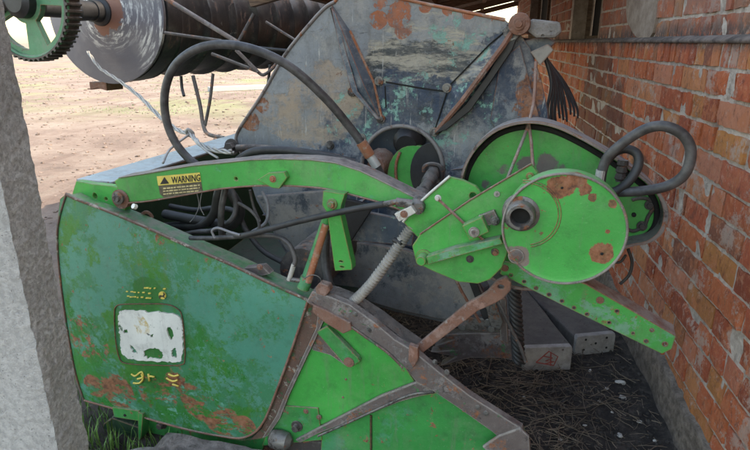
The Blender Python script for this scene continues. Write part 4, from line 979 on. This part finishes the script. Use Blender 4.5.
# things hanging beneath the shield
kn = plate('knife_guard', [(434, 346), (452, 340), (436, 335), (470, 333), (500, 333), (520, 338), (520, 362), (500, 358), (470, 358), (440, 366), (455, 357), (430, 352), (452, 350)], 1.98, .05, M['brownrail'], HD, bevel=.004)
lk = plate('linkage_plate', [(458, 320), (466, 317), (498, 320), (500, 330), (490, 332), (462, 329)], 1.9, .015, M['steel'], HD, bevel=.003)
bolt(463, 325, 1.9, lk, 4, M['steel'], .02); bolt(492, 327, 1.9, lk, 4, M['steel'], .02)
plate('linkage_plate', [(484, 300), (493, 297), (503, 322), (500, 330), (490, 326)], 1.88, .012, M['steel'], HD, bevel=.003)
plate('linkage_plate', [(500, 290), (506, 300), (508, 345), (500, 340)], 1.9, .02, M['brownrail'], HD, bevel=.003)
bm = bmesh.new()
pa, pb = P(514, 286, 1.8), P(519, 362, 1.8); n = 60
for ph in (0, math.pi/2, math.pi, 1.5*math.pi):
    d = pb-pa; pts = [pa+d*(i/n)+BX*(.016*math.cos(ph+i*.42))+AX*(.016*math.sin(ph+i*.42)) for i in range(n+1)]
    tube_bm(bm, pts, .008, 8)
link('twisted_cable', bm, M['hose'], HD, True)
tube('stay_rod', [(497, 300, 1.8), (520, 346, 1.75), (526, 362, 1.75)], .006, M['motor'], HD, smoothed=False)
tube('stay_rod', [(447, 262, 1.7), (462, 292, 1.72), (480, 322, 1.78)], .005, M['rusty'], HD, smoothed=False)

# ------------------------------------------------------------------ drum machine behind
DM = empty('drum_machine', P(150, 150, 3.6)*1.0, 'black ribbed drum with grey end disc and green toothed wheel, behind the pillar', 'machine drum')
DM.location.z = 0; DM['_w'] = tuple(DM.location)
DDr = 2.9; dc = P(104, 12, DDr); dr = (P(104, 82.5, DDr)-dc).length
bm = bmesh.new(); n = 150; seg = 56; rings = []; Ln = 2.9
for i in range(n+1):
    s = Ln*i/n
    r = []
    for k in range(seg):
        th = 2*math.pi*k/seg
        ph = (s/.32+th/(2*math.pi)*1) % 1
        rid = math.exp(-((ph-.5)/.10)**2)
        rd_ = dr*(.90+.075*rid+.012*noise.noise(Vector((s*6, th*2, 0))))
        r.append(bm.verts.new(dc+AX*(s+.02)+BX*(rd_*math.cos(th))+ZX*(rd_*math.sin(th))))
    rings.append(r)
for a, b_ in zip(rings, rings[1:]):
    for k in range(seg): bm.faces.new((a[k], a[(k+1) % seg], b_[(k+1) % seg], b_[k]))
bm.faces.new(rings[0]); bm.faces.new(rings[-1][::-1])
link('drum_body', bm, M['drum'], DM, True)
lathe('end_disc', dc, AX, [(-.03, 0), (-.03, dr*.2), (-.012, dr*.3), (-.004, dr*.94), (0, dr), (.012, dr), (.03, dr*.985), (.05, dr*.94)], M['drumend'], DM, 72)
lathe('end_band', dc+AX*.05, AX, [(0, dr*.94), (.0, dr*.985), (.13, dr*.985), (.13, dr*.9)], M['drum'], DM, 64)
lathe('shaft', dc, -AX, [(0, .085), (.04, .08), (.05, .06), (.10, .06), (.10, .045), (.75, .045), (.76, 0)], M['black'], DM, 24)
lathe('shaft_collar', dc, -AX, [(0.1, .052), (.22, .06), (.24, .04)], M['black'], DM, 24)
# toothed wheel
gc = P(24, 2, 2.22); gr_ = (P(24, 60, 2.22)-gc).length
bm = bmesh.new(); T = 56; outp = []
for t in range(T):
    for a, rr in ((0, .955), (.28, .965), (.36, 1.0), (.64, 1.0), (.72, .965)):
        th = 2*math.pi*(t+a)/T; outp.append(gc+BX*(gr_*rr*math.cos(th))+ZX*(gr_*rr*math.sin(th)))
inn = circ(gc, gr_*.93, 64)
fs = fill(bm, outp, [inn]); extr(bm, fs, AX*.09); bmesh.ops.translate(bm, verts=bm.verts[:], vec=-AX*.02)
wheel = link('toothed_wheel', bm, M['teeth'], DM)
bm = bmesh.new(); wins = []
for k in range(4):
    a0 = R(-128+90*k); pts = []
    for i in range(9): th = a0+R(6+58*i/8-32); pts.append(gc+BX*(gr_*.80*math.cos(th))+ZX*(gr_*.80*math.sin(th)))
    for i in range(5): th = a0+R(8+50*(4-i)/4-29); pts.append(gc+BX*(gr_*.36*math.cos(th))+ZX*(gr_*.36*math.sin(th)))
    wins.append(pts)
fs = fill(bm, circ(gc, gr_*.93, 64), wins); extr(bm, fs, AX*.03)
link('wheel_web', bm, M['gear'], wheel, False, .004)
bm = bmesh.new(); lp = circ(gc-AX*.002, gr_*.93, 64); tube_bm(bm, lp+[lp[0]], .012, 8, False); link('wheel_rim', bm, M['gear'], wheel, True)
lathe('wheel_hub', gc, AX, [(-.06, 0), (-.06, .05), (-.04, .075), (.06, .075)], M['black'], wheel, 28)
# rods and braces on the drum frame
for pts, r_, mt in (([(163, -3, 2.75), (240, 44, 2.75)], 0.012, 'brownrail'), ([(165, 33, 2.8), (222, 41, 2.75)], .009, 'motor'), ([(254, 14, 2.8), (238, 43, 2.76)], 0.010, 'motor'), ([(266, 22, 2.9), (330, 62, 2.85)], .007, 'motor'),
    ([(212, 54, 2.8), (256, 71, 2.78)], .009, 'motor'), ([(236, 50, 2.75), (258, 72, 2.78)], .010, 'brownrail'), ([(240, 46, 2.8), (330, 55, 2.8)], .008, 'black')):
    tube('brace_rod', pts, r_, M[mt], DM, smoothed=False)
tube('bent_rod', [(193, 76, 2.9), (200, 105, 2.85), (203, 124, 2.8), (208, 134, 2.75), (224, 138, 2.65)], .011, M['motor'], DM)
tube('bent_rod', [(213, 74, 2.9), (210, 100, 2.85), (205, 126, 2.8)], .009, M['motor'], DM)
tube('hook', [(181, 76, 2.9), (182, 88, 2.9), (184, 96, 2.88)], .009, M['black'], DM); tube('hook', [(256, 70, 2.8), (263, 75, 2.8), (272, 69, 2.82), (278, 61, 2.85)], .009, M['motor'], DM)
tube('hook', [(270, 65, 2.85), (268, 85, 2.85)], .008, M['black'], DM)
plate('bearing_block', [(89, 82), (106, 82), (107, 91), (97, 88), (90, 90)], DDr+.1, .15, M['rusty'], DM, bevel=.004)
# stand behind the pillar and at the far end keeps the drum up
for q in (gc+BX*(-.34)-AX*.02, dc+AX*(Ln+.15)):
    bm = bmesh.new(); box_bm(bm, (q.x-.05, q.y-.05, -.02), (q.x+.05, q.y+.05, q.z-.02))
    link('stand_post', bm, M['motor'], DM)
g0 = gc-BX*.34-AX*.02; g1 = dc+AX*(Ln+.15)
tube('stand_axle', [g1, dc+AX*Ln*.95], .04, M['black'], DM, smoothed=False)
tube('stand_axle', [g0, gc], .04, M['black'], DM, smoothed=False)

# twisted wire
bm = bmesh.new(); base = smoothpx([P(88, 52, 2.8), P(100, 68, 2.65), P(118, 80, 2.5), (P(140, 97, 2.3)), P(160, 117, 2.1), P(178, 130, 1.98), P(190, 134, 1.9), P(200, 144, 1.8), P(214, 150, 1.7), P(232, 152, 1.6)], 14, False)
fr2 = frames(base)
for ph in (0, 2.1, 4.2):
    tube_bm(bm, [p+n_*(.0055*math.cos(ph+i*.36))+b_*(.0055*math.sin(ph+i*.36)) for i, (p, (t, n_, b_)) in enumerate(zip(base, fr2))], .0042, 8)
kk = P(190, 133, 1.9)
tube_bm(bm, smoothpx([kk+BX*.015, kk+ZX*.016-AX*.01, kk-BX*.015, kk-ZX*.016+AX*.01, kk+BX*.015], 6, False), .006, 8)
tube_bm(bm, smoothpx([P(190, 134, 1.9), P(175, 145, 1.8), P(168, 152, 1.75), P(163, 163, 1.65)], 6, False), .0045, 8)
tube_bm(bm, smoothpx([P(192, 134, 1.9), P(203, 148, 1.75), P(218, 158, 1.66)], 6, False), .0045, 8)
tag(link('twisted_wire', bm, simple('pale twisted wire', (.34, .33, .31), .6, .3), None, True), 'pale twisted wire rope slung from the drum end down to the header', 'wire rope')

# ------------------------------------------------------------------ concrete beams on the ground
def beam(x0, y0, x1, y1, h, L, label, mark=False):
    a = PZ(x0, y0, 0); b_ = PZ(x1, y1, 0); u = (b_-a).normalized(); v = Vector((-u.y, u.x, 0)); w_ = (b_-a).length
    o = empty('concrete_beam', (a+b_)/2, label, 'concrete beam', 'old concrete beams lying by the wall')
    bm = bmesh.new()
    obox_bm(bm, (a+b_)/2+v*(L/2+.02)+ZX*(h/2-.01), u, v, ZX, w_/2-.002, L/2, h/2-.003)
    bmesh.ops.subdivide_edges(bm, edges=bm.edges[:], cuts=7, use_grid_fill=True)
    for q in bm.verts: q.co += Vector((noise.noise(q.co*9), noise.noise(q.co*9+Vector((5, 0, 0))), noise.noise(q.co*9+Vector((0, 5, 0)))))*.006
    link('beam_body', bm, M['blocktop'], o, False, .01)
    bm = bmesh.new()
    pp = [(a+b_)/2+u*(w_/2*s*.97)+ZX*z_-v*.0 for s, z_ in ((-1, .0), (-1, h-.02), (-.94, h-.004), (.94, h-.004), (1, h-.02), (1, .0))]
    f = fill(bm, pp); extr(bm, f, v*.03); link('beam_end', bm, M['block'], o, False, .004)
    return o, (a+b_)/2, u, v, h
o, c_, u_, v_, h_ = beam(522, 372, 571, 370, .13, .95, 'grey concrete beam end with a red painted triangle, under the perforated green bar', True)
bm = bmesh.new()
def bp(s, z): return c_+u_*s+ZX*z-v_*.002
for ln in ([(-.055, .05), (.0, .105), (.045, .075), (.03, .03), (-.055, .05)], [(.01, .10), (.015, .03)], [(-.02, .08), (.02, .07), (-.01, .055), (.03, .05), (-.015, .04)]):
    tube_bm(bm, [bp(*q) for q in ln], .0028, 6)
link('red_triangle_mark', bm, M['redmark'], o)
o, c_, u_, v_, h_ = beam(574, 356, 614, 352, .11, 1.1, 'pale concrete beam end with small holes, between the marked beam and the wall')
bm = bmesh.new()
for s, z in ((-.06, .03), (-.055, .085), (.06, .03), (.055, .085), (.0, .06)):
    f = fill(bm, circ(c_+u_*s+ZX*z-v_*.0015, .006, 10, u_)); extr(bm, f, v_*.001)
link('end_hole', bm, M['dark'], o)

# ------------------------------------------------------------------ litter, stones, grass
bm = bmesh.new()
for k in range(3800):
    x = random.uniform(-.5, .80); y = random.uniform(1.2, 3.0)
    if x > .60 and random.random() < .6: continue
    a = random.uniform(0, math.pi*2); L = random.choice((.02, .035, .06, .12))*random.uniform(.5, 1.4); cu_ = random.uniform(-.8, .8)
    pts = []; p = Vector((x, y, gh(x, y)+random.uniform(.002, .03))); r_ = random.uniform(.0005, .0014)*random.choice((1, 1, 1.6))
    dz = random.uniform(-.15, .25)
    for i in range(5):
        pts.append(p.copy()); a += cu_*.3; p += Vector((math.cos(a), math.sin(a), dz+random.uniform(-.15, .15)))*(L/4); p.z = max(p.z, gh(p.x, p.y)+.001)
        if p.x > .81: p.x = .81
    tube_bm(bm, pts, r_, 4, False)
tag(link('straw_litter', bm, M['straw'], None, True), kind='stuff')
bm = bmesh.new()
for k in range(110):
    x = random.uniform(-.1, .62); y = random.uniform(1.35, 2.35); a = random.uniform(0, 6.3); L = random.uniform(.15, .4); cu_ = random.uniform(-1.6, 1.6)
    p = Vector((x, y, gh(x, y)+.01)); pts = []; r_ = random.uniform(.001, .0026)
    for i in range(9):
        pts.append(p.copy()); a += cu_*.25+random.uniform(-.1, .1); p += Vector((math.cos(a), math.sin(a), 0))*(L/8); p.z = max(gh(p.x, p.y)+.004, p.z+random.uniform(-.012, .016)); p.x = min(p.x, .80)
    tube_bm(bm, pts, lambda t, r_=r_: r_*(1-.5*t), 5, False)
tag(link('dead_vines', bm, M['twig'], None, True), kind='stuff')
def stone(x, y, r_, mat, name='stone', flat=.45, lab=None, cat='stone', grp=None):
    bm = bmesh.new(); bmesh.ops.create_icosphere(bm, subdivisions=3, radius=1); sd = random.random()*50
    sx, sy = random.uniform(.7, 1.3), random.uniform(.7, 1.1)
    for v in bm.verts:
        d = 1+noise.noise(v.co*1.3+Vector((sd, 0, 0)))*.5+noise.noise(v.co*4+Vector((sd, 0, 0)))*.12
        v.co = Vector((v.co.x*sx*d*r_, v.co.y*sy*d*r_, v.co.z*flat*d*r_))
        v.co += Vector((x, y, gh(x, y)+r_*flat*.5))
    return tag(link(name, bm, mat, None, True), lab, cat, grp)
SG = 'small pale stones on the dark soil by the wall base'
for px, py, r_ in ((620, 383, .020), (623, 397, .018), (620, 435, .014), (600, 402, .009), (607, 388, .010), (640, 420, .009), (655, 440, .008), (590, 370, .010), (524, 399, .009), (560, 440, .008), (612, 412, .007), (585, 425, .007)):
    p = PZ(px, py, 0); stone(p.x, p.y, r_, M['stone'], lab='small pale stone lying on the dark soil between the header and the wall', grp=SG)
bm = bmesh.new()
for k in range(2600):   # crumbs of soil
    x = random.uniform(-.3, .82); y = random.uniform(1.2, 3.0); r_ = random.uniform(.003, .010)
    vs = bmesh.ops.create_icosphere(bm, subdivisions=1, radius=r_, matrix=Matrix.Translation((x, y, gh(x, y)+r_*.3)))['verts']
    for v in vs: v.co += Vector([random.uniform(-.25, .25)*r_ for _ in range(3)])
tag(link('soil_crumbs', bm, simple('soil crumbs', (.035, .03, .026), .95, var=.5), None, False), kind='stuff')
def slabw(px, py, hx, hy, hz, rz_, lab, mat):
    p = PZ(px, py, .03); bm = bmesh.new()
    u = Vector((math.cos(rz_), math.sin(rz_), 0)); v = Vector((-u.y, u.x, 0))
    obox_bm(bm, Vector((p.x, p.y, hz)), u, v, ZX, hx, hy, hz)
    bmesh.ops.subdivide_edges(bm, edges=bm.edges[:], cuts=12, use_grid_fill=True)
    for q in bm.verts: q.co += Vector((noise.noise(q.co*12), noise.noise(q.co*12+Vector((5, 0, 0))), noise.noise(q.co*Vector((14, 14, 14)).x+Vector((0, 5, 0)))))*.012
    return tag(link('weathered_board' if 'board' in lab else 'stone', bm, mat, None, False), lab, 'board' if 'board' in lab else 'stone')
slabw(165, 462, .15, .05, .03, .35, 'grey weathered board chunk on the ground beneath the side panel and skid', simple('grey split wood', (.20, .185, .17), .9, var=.5, sc=8, bump=.9, st=(2, 2, 14), bd=.02))
slabw(215, 470, .22, .06, .05, -.1, 'long weathered board under the middle of the side panel', simple('grey split wood b', (.16, .14, .13), .9, var=.5, sc=8, bump=.9, st=(2, 2, 14), bd=.02))
# header rests on a low timber support at its hidden end and on those boards
bm = bmesh.new()
for k in range(5200):
    x = random.uniform(-1.75, -.85); y = random.uniform(1.35, 3.4)
    if random.random() > .35+.65*(noise.noise(Vector((x*3, y*3, 0)))+.5): continue
    h_ = random.uniform(.03, .10); a = random.uniform(0, 6.3); w_ = random.uniform(.0015, .0035); ln = random.uniform(.01, .05)
    b0 = Vector((x, y, gh(x, y)-.003)); s_ = Vector((-math.sin(a), math.cos(a), 0))*w_; l_ = Vector((math.cos(a), math.sin(a), 0))*ln
    v = [bm.verts.new(q) for q in (b0-s_, b0+s_, b0+l_*.35+ZX*h_*.6+s_*.8, b0+l_*.35+ZX*h_*.6-s_*.8, b0+l_+ZX*h_)]
    bm.faces.new((v[0], v[1], v[2], v[3])); bm.faces.new((v[3], v[2], v[4]))
tag(link('grass', bm, M['grass'], None, False), kind='stuff')
bm = bmesh.new()
for k in range(5000):
    y = random.uniform(11, 30); x = -y*random.uniform(.35, .95)
    if noise.noise(Vector((x*.35, y*.25, 7))) < .12: continue
    h_ = random.uniform(.02, .07); a = random.uniform(0, 6.3); w_ = .006; 
    b0 = Vector((x, y, -.004)); s_ = Vector((-math.sin(a), math.cos(a), 0))*w_; l_ = Vector((math.cos(a), math.sin(a), 0))*.03
    v = [bm.verts.new(q) for q in (b0-s_, b0+s_, b0+l_+ZX*h_)]; bm.faces.new(v)
tag(link('grass', bm, M['grass'], None, False), kind='stuff')
bm = bmesh.new()
for k in range(2600):
    y = 3.6*math.exp(random.uniform(0, 2.1)); x = -y*random.uniform(.3, 1.0)-.6
    r_ = random.uniform(.004, .02)*(.6+y*.09)*random.choice((.5, .7, 1, 1.3)); mm = Matrix.Translation((x, y, r_*.2)) @ Matrix.Diagonal((random.uniform(.8, 1.6), random.uniform(.8, 1.4), .5, 1))
    vs = bmesh.ops.create_icosphere(bm, subdivisions=1, radius=r_, matrix=mm)['verts']
    for v in vs: v.co += Vector([random.uniform(-.25, .25)*r_ for _ in range(3)])
tag(link('gravel', bm, simple('yard clods', (.17, .125, .10), .95, var=.6, sc=3), None, False), kind='stuff')
# far pale kerb
p0 = PZ(225, 91, 0); p1 = PZ(345, 86, 0)
bm = bmesh.new(); d = p1-p0; obox_bm(bm, (p0+p1)/2+ZX*.07, d.normalized(), Vector((-d.y, d.x, 0)).normalized(), ZX, d.length/2+.5, .12, .07)
tag(link('kerb_block', bm, simple('white washed concrete', (.34, .34, .33), .8, var=.08), None, False, .01), 'low white kerb block far off across the bare yard', 'kerb')

# ------------------------------------------------------------------ light
W = bpy.data.worlds.new('World'); S.world = W; W.use_nodes = True
nt = W.node_tree; nt.nodes.clear(); bg = nt.nodes.new('ShaderNodeBackground'); wo = nt.nodes.new('ShaderNodeOutputWorld'); sk = nt.nodes.new('ShaderNodeTexSky')
SUN_EL, SUN_AZ = R(50), R(84)       # azimuth from +Y towards +X: the sun stands behind the brick wall
sk.sky_type = 'NISHITA'; sk.sun_disc = False; sk.sun_elevation = SUN_EL; sk.sun_rotation = SUN_AZ
sk.air_density = 1.3; sk.dust_density = 1.6; sk.ozone_density = 1.0
nt.links.new(sk.outputs[0], bg.inputs[0]); nt.links.new(bg.outputs[0], wo.inputs[0]); bg.inputs[1].default_value = .15
sl_ = bpy.data.lights.new('sun', 'SUN'); sl_.energy = 2.0; sl_.angle = R(.5); sl_.color = (1, .95, .88)
so = bpy.data.objects.new('sun', sl_); COL.objects.link(so)
sd_ = Vector((math.sin(SUN_AZ)*math.cos(SUN_EL), math.cos(SUN_AZ)*math.cos(SUN_EL), math.sin(SUN_EL)))
so.rotation_euler = sd_.to_track_quat('Z', 'Y').to_euler(); so.location = (6, 2, 8)
S.view_settings.view_transform = 'Standard'; S.view_settings.look = 'None'; S.view_settings.gamma = 1; S.view_settings.exposure = 2.3; S.view_settings.use_white_balance = True; S.view_settings.white_balance_temperature = 7900; S.view_settings.white_balance_tint = 10
S.render.engine = 'CYCLES'
for o in list(bpy.data.objects):
    if '_w' in o: del o['_w']
